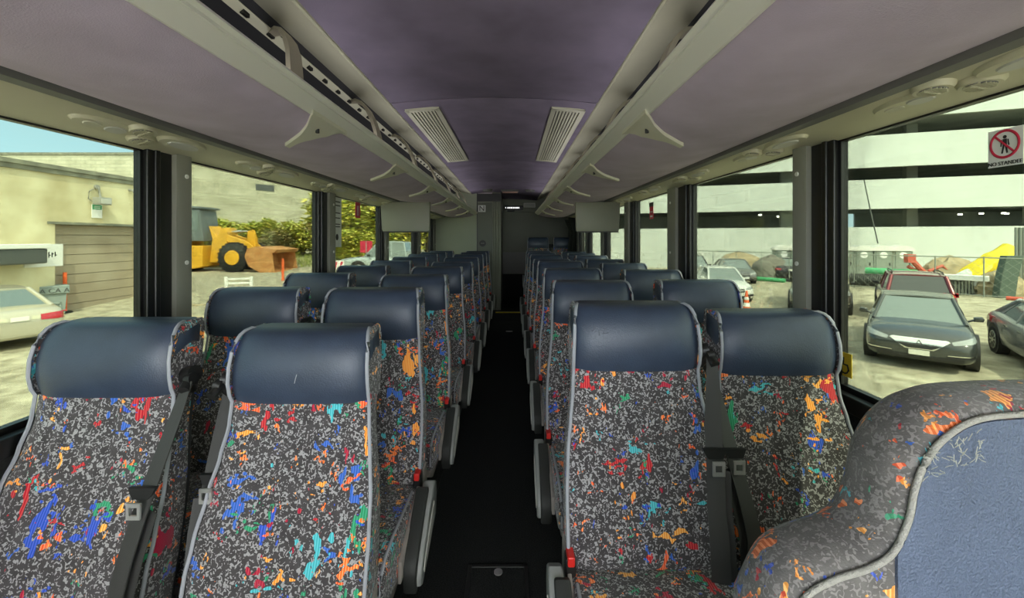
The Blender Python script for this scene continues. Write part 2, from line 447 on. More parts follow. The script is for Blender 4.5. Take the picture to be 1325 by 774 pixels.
# ------------------------------------------------------------------ bus shell
XL, XR, CX = -1.40, 1.18, -.11
Y0, Y1 = -2.1, 8.80
SILL = H - .545; WTOP_L = H + .346; WTOP_R = H + .364
LP = [(1.588,1.796),(2.99,3.245),(4.37,4.64),(5.90,6.25),(7.10,7.45)]
RP = [(1.517,1.727),(2.747,3.108),(3.96,4.30),(5.14,5.45),(6.30,6.62),(7.16,7.45)]
def struct(mb, name, m, smooth=0, bevel=0, parent=None):
    o = mb.build(name, m, parent, smooth, bevel=bevel)
    if not parent: o['kind'] = 'structure'
    return o
struct(MB().box(-.42, .24, Y0, 7.2, -.06, 0).box(-.50, .36, 7.2, Y1, -.06, .15), 'floor', 'carpet')
struct(MB().box(XL-.05, -.42, Y0, 7.5, -.06, PLAT).box(.24, XR+.05, Y0, 7.2, -.06, PLAT).box(.24, XR+.05, 7.2, Y1, -.06, .30), 'floor_platform', 'ribbed')
struct(MB().box(-.29, .24, 7.185, 7.215, .142, .157), 'trim_1', 'yellow')
for side, X, S in (('left', XL, -1), ('right', XR, 1)):
    a, b = (X-.06, X) if S < 0 else (X, X+.06)
    y_end = 7.45 if S < 0 else Y1
    w = MB().box(a, b, Y0, y_end, -.4, SILL)
    top = WTOP_L if S < 0 else WTOP_R
    w.box(a, b, Y0, Y1, top, H+.95)
    if S > 0: w.box(a, b, 7.16, Y1, SILL, top)
    struct(w, 'wall_' + side, 'sidewall')
    # sill rubber
    struct(MB().box(min(X, X-S*.035), max(X, X-S*.035), Y0, 7.2, SILL-.05, SILL+.006), 'trim_%d' % (2 if S < 0 else 3), 'seal', bevel=.004)
    wins = []; prev = Y0
    for i, (p0, p1) in enumerate(LP if S < 0 else RP):
        wins.append((prev, p0)); prev = p1
        m = (p1 - p0)*.55 + p0
        bar = MB().box(min(X+S*.03, X-S*.012), max(X+S*.03, X-S*.012), p0, m, SILL, top)
        bar.box(min(X, X-S*.02), max(X, X-S*.02), p0+.25*(m-p0), p0+.45*(m-p0), SILL, top)
        struct(bar, 'trim_%d' % (10 + i + (10 if S > 0 else 0)), 'seal', bevel=.004)
        cov = MB().prism([(X+S*.03, m), (X-S*.030, m), (X-S*.034, m+.01), (X-S*.034, p1-.02), (X-S*.02, p1), (X+S*.03, p1)], 'z', SILL-.12, top+.02)
        co = struct(cov, 'trim_%d' % (30 + i + (10 if S > 0 else 0)), 'pillar', 30)
        for zz in (H+.26, H-.10):
            MB().cyl((X-S*.034, (m+p1)/2, zz), (X-S*.038, (m+p1)/2, zz), .009, 12).build('screw_cap', 'rail', co, 30)
    for i, (w0, w1) in enumerate(wins):
        fr = MB()
        e = .022
        a, b = (X+S*.005, X+S*.03); a, b = min(a, b), max(a, b)
        fr.box(a, b, w0, w1, SILL, SILL+e).box(a, b, w0, w1, top-e*.6, top).box(a, b, w0, w0+e*.6, SILL, top).box(a, b, w1-e*.6, w1, SILL, top)
        fo = struct(fr, 'window_%d' % (i + 1 + (5 if S > 0 else 0)), 'seal')
        MB().box(X+S*.014, X+S*.018, w0+.005, w1-.005, SILL+.005, top-.005).build('pane', 'glass', fo, 0)
M['bouncepale'] = mat('pale_bounce_surface', (.75, .73, .68), .7)  # pale tone picked to throw sunlight back into the cabin
struct(MB().box(XL-.06, XR+.06, Y0-.05, Y0, -.4, .70).box(XL-.06, XR+.06, Y0-.05, Y0, H+.70, H+.95), 'wall_front', 'sidewall')
dsh = MB().prism([(Y0+.02, .0), (Y0+.02, .80), (Y0+.25, .86), (Y0+.62, .78), (Y0+.66, .60), (Y0+.50, 0)], 'x', XL+.02, XR-.02); dsh = dsh.build('bounce_dashboard', 'bouncepale', None, 30)  # added out of view as a reflector for seats and ceiling
tag(dsh, 'pale instrument panel added unseen behind the camera to bounce sunlight inward', 'bounce_dashboard')
struct(MB().box(XL, XR, Y0+.5, -.25, PLAT, PLAT+.012), 'floor_bounce', 'bouncepale')  # unseen pale floor patch added to bounce sunlight upward

# ceiling with seams
def ceil_pts(n=16): return [(CX + u*.62, H + .835 - .035*u*u*1.0) for u in [-1 + 2*i/n for i in range(n+1)]]
cp = ceil_pts()
seams = [Y0, .9, 2.48, 4.5, 6.1, Y1]
cm = MB()
for i in range(5):
    a, b = seams[i] + .006, seams[i+1] - .006
    cm.loft([[(x, y, z + dz) for x, z in cp] + [(cp[-1][0], y, H+.95), (cp[0][0], y, H+.95)] for y, dz in ((a, .004), (a+.01, 0), (b-.01, 0), (b, .004))])
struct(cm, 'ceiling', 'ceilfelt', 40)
struct(MB().box(XL-.06, XR+.06, Y0-.05, Y1+.05, H+.93, H+1.0), 'ceiling_roof', 'sidewall')

# luggage racks
BELLY = [(.575,.430),(.60,.410),(.66,.392),(.757,.379),(.88,.374),(.97,.380),(1.04,.391),(1.09,.405)]
def belly(x):
    for (a, p), (b, q) in zip(BELLY, BELLY[1:]):
        if x <= b: return p + (q-p)*(x-a)/(b-a)
    return BELLY[-1][1]
RY0, RY1 = -1.2, 7.42
for side, S in (('left', -1), ('right', 1)):
    X = lambda r: CX + S*r
    rk = empty('luggage_rack', (CX + S*.8, 3, H+.4), label='overhead luggage rack running the length of the bus on the %s side' % side, cat='luggage rack', group='overhead luggage racks')
    def part(mb, nm, m, sm=40, bv=0, par=None):
        mb.v = [(v[0] - (CX+S*.8), v[1] - 3, v[2] - (H+.4)) for v in mb.v]
        return mb.build(nm, m, par or rk, sm, bevel=bv)
    part(MB().prism([(X(.588),H+.428),(X(.566),H+.420),(X(.545),H+.431),(X(.520),H+.448),(X(.514),H+.447),(X(.514),H+.455),(X(.508),H+.465),(X(.514),H+.475),(X(.53),H+.475),(X(.56),H+.466),(X(.588),H+.45)], 'y', RY0, RY1), 'rail', 'rail', 25)
    pl = [(X(r), H+h) for r, h in BELLY]; top = [(X(r), H+h+.02) for r, h in reversed(BELLY)]
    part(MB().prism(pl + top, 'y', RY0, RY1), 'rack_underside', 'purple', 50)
    part(MB().prism([(X(.56),H+.482),(X(1.18),H+.50),(X(1.18),H+.60),(X(1.05),H+.74),(X(.84),H+.835),(X(.80),H+.845),(X(.80),H+.87),(X(1.22),H+.87),(X(1.22),H+.47),(X(.56),H+.465)], 'y', RY0, RY1), 'rack_liner', 'darkliner', 40)
    part(MB().prism([(X(.612),H+.792),(X(.618),H+.785),(X(.66),H+.800),(X(.80),H+.838),(X(.808),H+.846),(X(.80),H+.86),(X(.61),H+.82)], 'y', RY0, 8.3), 'cove_panel', 'cove', 30)
    tr = part(MB().prism([(X(.835),H+.822),(X(.865),H+.800),(X(.88),H+.815),(X(.85),H+.838)], 'y', RY0, RY1), 'slotted_track', 'cove', 0)
    if S < 0:
        sl0 = None
        for k in range(40):
            y = 1.0 + k*.16
            if sl0 is None: sl0 = part(MB().box(min(X(.843),X(.857)), max(X(.843),X(.857)), y, y+.035, H+.801, H+.816), 'slot', 'black', 0, 0, tr)
            else:
                c_ = sl0.copy(); COL.objects.link(c_); c_.location.y = k*.16
    bl = [1.52 + .98*k for k in range(6)]
    for y in bl:                                   # white star brackets under the rack
        rows = []
        nst = 12; st = 7
        mb = MB(); ra = []; rb = []
        for i in range(nst + 1):
            t = i/nst; r = .548 + .232*t
            w = .125*(1-t)**2.6 + .017
            ctr = y + .02*t + (.11*t*t)
            hz = belly(max(r, .575)) - .006 if r > .575 else .424
            ra.append([(X(r), ctr - w + 2*w*j/st, H + hz - .010) for j in range(st+1)] + [(X(r), ctr + w - 2*w*j/st, H + hz + .004) for j in range(st+1)])
        mb.loft(ra)
        br = part(mb, 'bracket', 'bracket', 50)
        so = MB().cyl((X(.60), y, H+.385), (X(.60), y, H+.40), .007, 10)
        part(so, 'screw', 'ink', 30, 0, None).parent = br
    for k in range(7):                             # curved straps bridging from the track to the rail
        y = 1.30 + k*.83
        pts = [(X(.85), y+.36, H+.818), (X(.81), y+.33, H+.812), (X(.755), y+.285, H+.780), (X(.70), y+.22, H+.72), (X(.645), y+.14, H+.64), (X(.60), y+.06, H+.56), (X(.565), y, H+.475)]
        mb = MB(); rings = []
        for i, p in enumerate(pts):
            p = Vector(p); t = (Vector(pts[min(i+1,6)]) - Vector(pts[max(i-1,0)])).normalized(); nn = t.cross(Vector((0,1,0))).normalized()
            w = .016 + .024*min(1, i/2.5)
            rings.append([p + Vector((0,-w,0)) - nn*.008, p + Vector((0,w,0)) - nn*.008, p + Vector((0,w*1.0,0)) + nn*.008, p + Vector((0,-w,0)) + nn*.008])
        mb.loft(rings); part(mb, 'strap', 'strap', 50)
    # grey bead then beige service panel
    wt = (WTOP_L if S < 0 else WTOP_R) - H
    tn = 50 if S < 0 else 51
    struct(MB().prism([(X(1.075),H+.402),(X(1.085),H+.385),(X(1.115),H+.380),(X(1.125),H+.392),(X(1.12),H+.43),(X(1.075),H+.43)], 'y', RY0, RY1), 'trim_%d' % tn, 'trimgrey', 40)
    struct(MB().prism([(X(1.115),H+.395),(X(1.13),H+.383),(X(1.22),H+wt+.008),(X(1.30),H+wt-.008),(X(1.30),H+.45),(X(1.115),H+.45)], 'y', RY0, RY1), 'trim_%d' % (tn + 2), 'beige', 40)

for S in (-1, 1):              # fill lights added behind the rack rails to brighten ceiling and cove
    al = bpy.data.lights.new('rack_fill_light', 'AREA'); al.shape = 'RECTANGLE'; al.size = .03; al.size_y = 8.2; al.energy = 1.7; al.color = (1, .97, .93)
    ao = bpy.data.objects.new('rack_fill_light', al); COL.objects.link(ao); ao.location = (CX + S*.615, 3.1, H+.50)
    ao.rotation_euler = (PI, 0, 0)
# passenger service consoles on the beige strip
def console(S):
    r = empty('service_console')
    # local: x along the bus (world y), y toward window, z away from panel (downwards)
    def oval(cx, cy, rx, ry, z0, z1, n=32, ins=.006):
        return MB().loft([[(cx+rx*math.cos(2*PI*k/n), cy+ry*math.sin(2*PI*k/n), z0) for k in range(n)],
                          [(cx+rx*math.cos(2*PI*k/n), cy+ry*math.sin(2*PI*k/n), (z0+z1)/2) for k in range(n)],
                          [(cx+(rx-ins)*math.cos(2*PI*k/n), cy+(ry-ins)*math.sin(2*PI*k/n), z1) for k in range(n)]])
    pl = oval(-.16, -.005, .115, .040, -.004, .012).build('speaker_cover', 'beige', r, 40)
    oval(-.16, -.005, .075, .026, .0, .016).build('speaker_bulge', 'lampglass', pl, 40)
    for cx, cy in ((.035, -.022), (-.02, .035)):
        v = oval(cx, cy, .048, .036, -.004, .014).build('air_vent', 'beige', r, 40)
        oval(cx, cy, .033, .024, .010, .0155, ins=.002).build('vent_opening', 'trimgrey', v, 40)
        f = MB()
        for k in range(-3, 4):
            hw = .030*math.sqrt(max(0, 1-(k*.0064/.024)**2)); f.box(cx-hw, cx+hw, cy+k*.0064-.001, cy+k*.0064+.001, .014, .019)
        f.box(cx-.003, cx+.003, cy-.022, cy+.022, .015, .020); f.build('vent_fins', 'beige', v, 0)
    lp = oval(.135, .012, .105, .034, -.004, .011).build('lamp_plate', 'beige', r, 40)
    oval(.10, .012, .036, .022, .006, .014, ins=.004).build('reading_lamp', 'lampglass', lp, 40)
    oval(.175, .012, .030, .015, .006, .0135, ins=.003).build('call_button', 'cove', lp, 40)
    return r
for S, ys, wt in ((-1, [1.46 + .74*k for k in range(8)], WTOP_L), (1, [1.00, 1.78, 2.54, 3.28, 4.02, 4.76, 5.5, 6.24], WTOP_R)):
    proto = console(S)
    x1, z1, x2, z2 = CX+S*1.13, H+.383, CX+S*1.22, wt+.008
    dirv = Vector((x2-x1, 0, z2-z1)).normalized()
    mid = Vector(((x1+x2)/2 + S*.0, 0, (z1+z2)/2))
    for i, y in enumerate(ys):
        c = proto if i == 0 else copy_tree(proto)
        xa = Vector((0, 1, 0)); ya = dirv; za = xa.cross(ya)
        if za.z > 0: xa = -xa
        mm = basis(mid + Vector((0, y, 0)), xa, ya)
        c.matrix_world = mm
        sd = 'left' if S < 0 else 'right'
        tag(c, 'beige overhead console with round vents, %s from the camera above the %s windows' % (ORD[i], sd), 'air vent console', 'overhead service consoles')

# ceiling ventilation grilles
for nm, x0, x1, S in (('left', -.672, -.458, -1), ('right', .245, .455, 1)):
    cx = (x0+x1)/2; r = empty('ceiling_vent', (cx, 3.47, H+.808), label='slatted air conditioning grille set in the %s half of the ceiling' % nm, cat='ceiling vent', group='ceiling grilles')
    def zc(x): return .835 - .035*((x - CX)/.62)**2
    tilt = math.atan2(zc(x1) - zc(x0), x1-x0); hw = (x1-x0)/2
    r.location.z = H + zc(cx) - .006
    f = MB().box(-hw, hw, -.87, -.83, -.008, .008).box(-hw, hw, .83, .87, -.008, .008).box(-hw, -hw+.03, -.87, .87, -.008, .008).box(hw-.03, hw, -.87, .87, -.008, .008)
    f.build('frame', 'cove', r, 0, bevel=.003)
    MB().box(-hw+.02, hw-.02, -.85, .85, .002, .008).build('backing', 'trimgrey', r, 0)
    sl = MB()
    for k in range(7):
        x = -hw+.043 + k*(2*hw-.086)/6
        sl.box(x-.006, x+.006, -.83, .83, -.006, .003)
    sl.build('slats', 'cove', r, 0)
    r.rotation_euler = (0, -tilt, 0)
# ceiling lamp near the rear
r = empty('ceiling_lamp', at(660, 250, 7.1), label='small pinkish lamp on the ceiling near the rear of the aisle', cat='lamp')
r.location.z = H+.80
MB().box(-.15, .15, -.05, .05, -.0, .035).build('housing', 'trimgrey', r, 0, bevel=.006)
MB().box(-.13, .13, -.045, .045, -.022, .004).build('cover', 'pinklamp', r, 0, bevel=.008)
for x in (-.42, .30):
    o = MB().cyl((x, 7.0, H+.79), (x, 7.0, H+.83), .07, 24, .09).build('ceiling_speaker', 'trimgrey', None, 40)
    tag(o, 'dark round ceiling speaker on the %s of the pinkish ceiling lamp' % ('left' if x < 0 else 'right'), 'speaker', 'rear ceiling speakers')

# rear: lavatory, back wall
LV = 7.45
struct(MB().box(XL, -.635, LV, LV+.05, 0, H+.93), 'wall_lavatory', 'lav')
struct(MB().box(-.635, -.62, LV-.01, LV+.05, 0, H+.93), 'trim_60', 'seal')
d = MB().box(-.62, -.36, LV, LV+.04, 0, H+.65)
dd = struct(d, 'door_1', 'lavdoor')
MB().box(-.365, -.355, LV-.006, LV, 0, H+.4).build('edge_strip', 'seal', dd, 0)
b = empty('door_emblem', at(624.5, 315, LV-.006), label='round black emblem on the lavatory door at the left rear', cat='sign')
MB().cyl((0,0,0), (0,-.012,0), .058, 28).build('disc', 'black', b, 40)
MB().box(-.030, -.012, -.016, -.011, -.006, .010).box(-.004, .006, -.016, -.011, -.006, .008).box(.012, .030, -.016, -.011, -.006, .010).build('marks', 'rearlow', b, 0)
fr = MB()
for x0, x1, y in ((-.36, -.335, LV-.02), (-.325, -.295, LV-.02), (-.285, -.25, LV-.03), (-.24, -.205, LV-.02)): fr.box(x0, x1, y, LV+.04, 0, H+.70)
fr.box(-.36, -.205, LV, LV+.05, 0, H+.93)
struct(fr, 'trim_61', 'rearwall', bevel=.004)
struct(MB().box(-.25, -.205, LV+.05, Y1, 0, H+.93), 'wall_lavatory_side', 'lavdoor')
struct(MB().box(-.63, -.2, LV-.04, LV, H+.66, H+.80), 'trim_62', 'black')
struct(MB().box(XL-.06, XR+.06, Y1, Y1+.06, -.4, H+.95), 'wall_back', 'rearwall')
struct(MB().box(-.205, XR, Y1-.03, Y1, H-.74, H-.29).box(-.205, XR, Y1-.04, Y1, H-.30, H-.285), 'baseboard_back', 'rearlow')
struct(MB().box(-.205, XR, Y1-.05, Y1, .15, H-.74), 'trim_63', 'carpet')
struct(MB().box(-.205, XR, Y1-.12, Y1, H+.56, H+.62).box(-.205, XR, Y1-.06, Y1, H+.62, H+.93), 'trim_64', 'rearwall')
# lit row of small letters & white lamp
r = empty('exit_sign', (0,0,0), label='dark strip with a row of small lit white characters above the rear wall', cat='sign')
p0 = at(654, 269, 8.66); r.location = p0
MB().box(-.02, .37, 0, .02, -.045, .045).build('sign_box', 'black', r, 0, bevel=.004)
lt = MB(); x = 0
for w in (.012, 0, .02, .028, .03, .024, .02, .03, .018):
    if w: lt.box(x, x+w, -.006, 0, -.012, .014)
    x += w + .012 if w else .02
lt.build('lit_characters', 'exitlight', r, 0)
r = empty('rear_lamp', at(685, 266, 8.66), label='rectangular pale lamp at the top of the rear wall', cat='lamp')
MB().box(-.12, .12, -.02, .02, -.04, .05).build('lamp_housing', 'rail', r, 0, bevel=.006)
MB().box(-.11, .11, -.026, -.018, -.03, .04).build('lamp_cover', 'lampglass', r, 0, bevel=.003)
r = MB().box(-.075, .075, 0, .06, -.03, .03).build('camera_box', 'black', None, 0, bevel=.008); r.location = at(661, 272, 8.6); tag(r, 'small black box under the lit sign on the rear wall', 'box')
# letter sign
r = empty('letter_sign', at(623.5, 270, 7.30), label='small white sign with the dark letter N at the end of the left rack', cat='sign')
MB().box(-.065, .065, 0, .006, -.06, .06).build('plate', 'paper', r, 0, bevel=.002)
text('letter', 'N', .13, 'ink', r, basis((0, -.001, 0), (1,0,0), (0,0,1)))
# curtain on right rear
cu = MB(); ring = []
n = 24
for k in range(n+1): ring.append((XR-.02-.22*(k/n) + 0, 7.50 + .018*math.sin(k*1.9), 0))
rr = []
for z, sq in ((H-.5, 1.0), (H-.1, .7), (H+.1, .55), (H+.34, 1.0)):
    rr.append([(XR-.02 - (XR-.02-p[0])*sq, p[1], z) for p in ring] + [(XR-.02 - (XR-.02-p[0])*sq, p[1]+.012, z) for p in reversed(ring)])
cu.loft(rr)
M['curtain'] = mat('curtain_cloth', (.05, .055, .045), .9)
tag(cu.build('curtain', 'curtain', None, 60), 'dark gathered curtain by the last right window', 'curtain')

# flip-down monitors
for nm, x0, x1, yy in (('left', 492, 556, 4.3), ('right', 745, 803, 4.3)):
    xa, xb = (x0-663)*yy/F, (x1-663)*yy/F; cx = (xa+xb)/2; hw = (xb-xa)/2
    r = empty('overhead_monitor', (cx, yy, H+.36), label='grey fold-down monitor, blank back toward the camera, hanging over the %s seats' % nm, cat='monitor', group='fold-down monitors')
    MB().prism([(-hw, .02), (hw, .02), (hw*.985, -.27), (hw*.96, -.285), (-hw*.90, -.285), (-hw*.93, -.27)] if nm == 'left' else [(-hw, .02), (hw, .02), (hw*.93, -.27), (hw*.90, -.285), (-hw*.96, -.285), (-hw*.985, -.27)], 'y', 0, .05).build('housing', 'monitor', r, 30, bevel=.006)
    MB().box(-hw*.9, hw*.9, .05, .056, -.25, 0).build('screen', 'black', r, 0)
    MB().box(-hw*.9, hw*.92, -.004, .052, -.296, -.284).build('bottom_edge', 'seal', r, 0, bevel=.003)
    MB().box(-.05, .05, .0, .05, .02, .06).build('hinge', 'trimgrey', r, 0)

# floor hatch
r = empty('floor_hatch', (-.06, 1.68, 0), label='square access hatch with metal rim set in the aisle carpet', cat='hatch')
M['hatchrim'] = mat('hatch_rim', (.05, .052, .05), .4, metal=.6)
MB().box(-.115,.125,.115,.13,0,.008).box(-.115,.125,-.42,-.40,0,.008).box(-.13,-.115,-.42,.13,0,.008).box(.11,.125,-.42,.13,0,.008).build('rim', 'hatchrim', r, 0, bevel=.002)
MB().box(-.114,.109,-.40,.114,0,.004).build('lid', 'carpet', r, 0)
MB().cyl((-.0,.09,.004),(-.0,.09,.009),.018,20).build('lock', 'steel', r, 30)
# step lights
for k, (px, py) in enumerate(((651, 414), (671, 414), (659, 429))):
    yv = H*F/(py-309)
    o = MB().box(-.05, .05, -.02, .02, 0, .006).build('floor_marker', 'rail', None, 0, bevel=.002); o.location = ((px-663)*yv/F, yv, 0.0)
    tag(o, ['pale metal floor marker, left of the pair just before the yellow line', 'pale metal floor marker, right of the pair just before the yellow line', 'small pale metal marker on the aisle floor, nearest of the three'][k], 'floor marker', 'aisle floor markers')

# ------------------------------------------------------------------ big seat back at the right front, seen from behind
Yb = .52
def sp(pts, n=8):
    out = []
    P = [pts[0]] + pts + [pts[-1]]
    for i in range(1, len(P)-2):
        for k in range(n):
            t = k/n; p0, p1, p2, p3 = [Vector(q) for q in P[i-1:i+3]]
            out.append(.5*((2*p1) + (-p0+p2)*t + (2*p0-5*p1+4*p2-p3)*t*t + (-p0+3*p1-3*p2+p3)*t**3))
    out.append(Vector(pts[-1])); return out
pip = [(1003,840),(1036,774),(1075,748),(1120,733),(1152,712),(1172,670),(1180,630),(1196,592),(1222,562),(1262,541),(1330,534)]
L_ = [((px-663)*Yb/F, H-(py-309)*Yb/F) for px, py in pip]
xc = L_[-1][0] + .09
half = sp([(x, z) for x, z in L_] + [(xc, L_[-1][1]+.002)], 6)
outline = [(p.x, p.y) for p in half] + [(2*xc - p.x, p.y) for p in reversed(half[:-1])]
cxx, czz = xc, L_[-1][1]-.30
sb = empty('rear_facing_seat', (cxx, Yb, 0), label='large seat back close at the right, blue vinyl panel framed by worn patterned fabric', cat='seat')
def ringat(y, ins):
    out = []
    n = len(outline)
    for i, (x, z) in enumerate(outline):
        a = Vector(outline[max(i-1,0)]); b_ = Vector(outline[min(i+1,n-1)]); t = (b_-a).normalized(); nr = Vector((t.y, -t.x))
        out.append((x + nr.x*ins - cxx, y - Yb, z + nr.y*ins))
    zb = .55
    return [(out[0][0], y-Yb, zb)] + out + [(out[-1][0], y-Yb, zb)]
bx = MB().loft([ringat(Yb, .0), ringat(Yb+.008, -.010), ringat(Yb+.03, -.016), ringat(Yb+.075, -.014), ringat(Yb+.10, .002), ringat(Yb+.115, .035)])
bx.build('fabric_boxing', 'fabric_big', sb, 50)
M['vinyl_worn'] = mat('worn_blue_vinyl', (.115, .145, .225), .45, var=.10, vscale=9, bump=.5, bscale=320, spec=.5)
ip = ringat(Yb-.004, .006)
xb = (1158-663)*Yb/F - cxx
vin = [(max(p[0], xb) if p[0] < 0 else min(p[0], -xb), p[1], p[2]) for p in ip]
MB().loft([vin, [(p[0], p[1]+.004, p[2]) for p in vin]]).build('vinyl_panel', 'vinyl_worn', sb, 30)
M['pipe_cream'] = mat('cream_piping', (.42, .40, .36), .7, bump=.5, bscale=400)
MB().tube([(p[0], -.004, p[2]) for p in ringat(Yb, .0)[1:-1]], .0037, 8).build('piping', 'pipe_cream', sb, 60)
MB().box(xc-.22-cxx, xc+.22-cxx, .12, .30, .40, .72).build('folded_cushion', 'fabric_big', sb, 40, bevel=.03)
MB().box(-.05, .05, .06, .16, PLAT, .56).build('pedestal', 'leg', sb, 0, bevel=.01)
rnd = random.Random(11); cr = MB()
M['crack'] = mat('cracked_vinyl_edge', (.40, .40, .34), .9)
for k in range(60):
    px = 1185 + rnd.random()*75; py = 552 + rnd.random()*42 + (1250-px)*.35
    q = Vector(((px-663)*Yb/F - cxx, -.0095, H-(py-309)*Yb/F)); a = rnd.random()*PI; l = .002 + rnd.random()*.004
    dv = Vector((math.cos(a)*l, 0, math.sin(a)*l)); m2 = q + Vector(((rnd.random()-.5)*.002, 0, (rnd.random()-.5)*.002))
    cr.tube([q-dv, m2, q+dv], .00045, 3)
cr.build('cracks', 'crack', sb, 0, kind='stuff')

# scuffs at the front right aisle headrest
cr = MB()
for k in range(26):
    x0 = -.175 + rnd.random()*.08; z0 = 1.06 + rnd.random()*.035
    yf = .004 + (z0-1.08)*.62 - .006*(1-(x0/.187)**2) if z0 > 1.08 else -.008 + (z0-1.045)*.34 - .005*(1-(x0/.187)**2)
    yf += .024*abs(x0/.187)**6
    a = rnd.random()*PI; l = .003 + rnd.random()*.006
    dv = Vector((math.cos(a)*l, 0, math.sin(a)*l)); dv.y = .5*dv.z
    cr.tube([Vector((x0, yf-.0012, z0))-dv, Vector((x0, yf-.0012, z0))+dv], .0006, 3)
M['scuff'] = mat('scuffed_vinyl', (.12, .14, .19), .7)
cr.build('scuffs', 'scuff', first['RA'], 0, kind='stuff')

# ------------------------------------------------------------------ stickers on the glass
def no_person(name, loc, label, cap, r=.052):
    K = .56
    e = empty(name, loc, label=label, cat='sticker', group='round prohibition stickers on the right window')
    e.rotation_euler = (0, 0, -PI/2); e.scale = (K, 1, K*1.1)
    # local frame: x right (seen from inside), z up, front at -y
    MB().box(-.064, .064, -.001, .001, -.085, .062).build('sheet', 'paper', e, 0)
    n = 40; t = MB(); rg = []
    for k in range(n+1):
        a = 2*PI*k/n; rg.append((r*math.cos(a), -.0025, r*math.sin(a)+.002))
    t.tube(rg, .005, 6, .0015, up=(0,1,0), caps=False)
    t.tube([(-r*.7, -.003, r*.7+.002), (r*.7, -.003, -r*.7+.002)], .004, 6, .001, up=(0,1,0)); t.build('prohibition_ring', 'signred', e, 40)
    p = MB().cyl((0, -.002, .030), (0, -.0015, .030), .007, 14)
    for a, b, w in (((0,.022),(0,-.006),.016),((-.012,.020),(-.014,-.006),.005),((.012,.020),(.015,-.004),.005),((-.004,-.004),(-.010,-.034),.007),((.004,-.004),(.009,-.034),.007)):
        p.tube([(a[0],-.0018,a[1]),(b[0],-.0018,b[1])], w/2, 6, .0005, up=(0,1,0))
    p.build('pictogram', 'ink', e, 0)
    text('caption', cap, .0205, 'ink', e, basis((0, -.0018, -.073), (1,0,0), (0,0,1)))
    return e
# facing the aisle from the right wall
def on_right(px, py, off=.004):
    X = XR + .014 - off; d = X*F/(px-663); return Vector((X, d, H-(py-309)*d/F))
def on_left(px, py, off=.004):
    X = XL - .014 + off; d = X*F/(px-663); return Vector((X, d, H-(py-309)*d/F))
p = on_right(1301, 187)
no_person('prohibition_sticker', p, 'white sticker with a red crossed-out walking figure reading NO STANDEE on the right window', 'NO STANDEE')
no_person('prohibition_sticker', p + Vector((0, -.076, .004)), 'white prohibition sticker cut by the right frame edge beside the NO STANDEE one', 'NO SMOKING')
e = empty('accessibility_sticker', on_right(1092, 471), label='small yellow sticker with a dark figure, low on the big right window', cat='sticker'); e.rotation_euler = (0,0,-PI/2)
MB().box(-.035, .035, -.001, .001, -.042, .042).build('sheet', 'yellow', e, 0)
MB().tube([(.0,-.002,.025),(.0,-.002,.0),(.018,-.002,.0),(.024,-.002,-.02)], .004, 6, .001, up=(0,1,0)).tube([(.004+.018*math.cos(a*.6+2.5), -.002, -.014+.018*math.sin(a*.6+2.5)) for a in range(8)], .003, 6, .001, up=(0,1,0)).build('pictogram', 'ink', e, 0)
e = empty('paper_notice', on_left(436, 286), label='white printed paper notice taped on the left window', cat='notice'); e.rotation_euler = (0,0,PI/2)
MB().box(-.085, .085, -.001, .001, -.21, .19).build('sheet', 'paper', e, 0)
tl = MB()
for z in (.15, .12, .06, .02, -.03, -.05): tl.box(-.06, .06, -.0016, -.001, z, z+.008)
tl.cyl((0,-.001,-.13), (0,-.0016,-.13), .026, 16); tl.build('print', 'ink', e, 0)
e = empty('red_tag', on_left(463, 272), label='small red printed tag on the left window beside the notice', cat='tag'); e.rotation_euler = (0,0,PI/2)
MB().box(-.06, .06, -.001, .001, -.07, .07).build('sheet', 'signred', e, 0)
MB().box(-.02, -.01, -.0016, -.001, -.05, .04).box(.01, .02, -.0016, -.001, -.05, .04).build('print', 'paper', e, 0)
e = empty('red_tag', on_right(843, 272), label='small red and white tag with a dark clip on the right window, mid-bus', cat='tag'); e.rotation_euler = (0,0,-PI/2)
MB().box(-.045, .045, -.001, .001, -.075, .03).build('sheet', 'signred', e, 0)
MB().box(-.05, .05, -.004, .002, .03, .065).build('clip', 'black', e, 0)
MB().box(-.03, .03, -.0016, -.001, -.06, -.045).box(-.03, .03, -.0016, -.001, -.02, -.01).build('print', 'paper', e, 0)

# ================================================================== OUTDOORS
GZ = H - 2.8
def sm(t): t = max(0, min(1, t)); return t*t*(3-2*t)
def gz(x, y):
    z = GZ
    if x < 2:
        k = sm((2 - x)/6)
        z += k*(.73*sm((y-11)/15) + .78*sm((y-27.5)/5))
    return z + .015*math.sin(x*1.3+y*.7)
M['gravel'] = mat('gravel_ground', (.24, .215, .15), .95, bump=1., bscale=7, col2=(.50, .46, .335), vscale=2.6, detail=15)
M['stucco_y'] = mat('yellow_stucco', (.50, .43, .25), .9, bump=.4, bscale=20, col2=(.78, .72, .49), vscale=.9, detail=8)
M['parapet'] = mat('parapet_cap', (.22, .22, .17), .8, var=.3, vscale=3)
M['garagedoor'] = mat('weathered_door', (.30, .24, .17), .8, col2=(.42, .36, .27), vscale=.8, detail=8)
M['concrete'] = mat('pale_concrete', (.58, .61, .58), .85, var=.05, vscale=.35, detail=6)
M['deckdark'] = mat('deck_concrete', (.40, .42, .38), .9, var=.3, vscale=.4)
M['leafbush'] = None

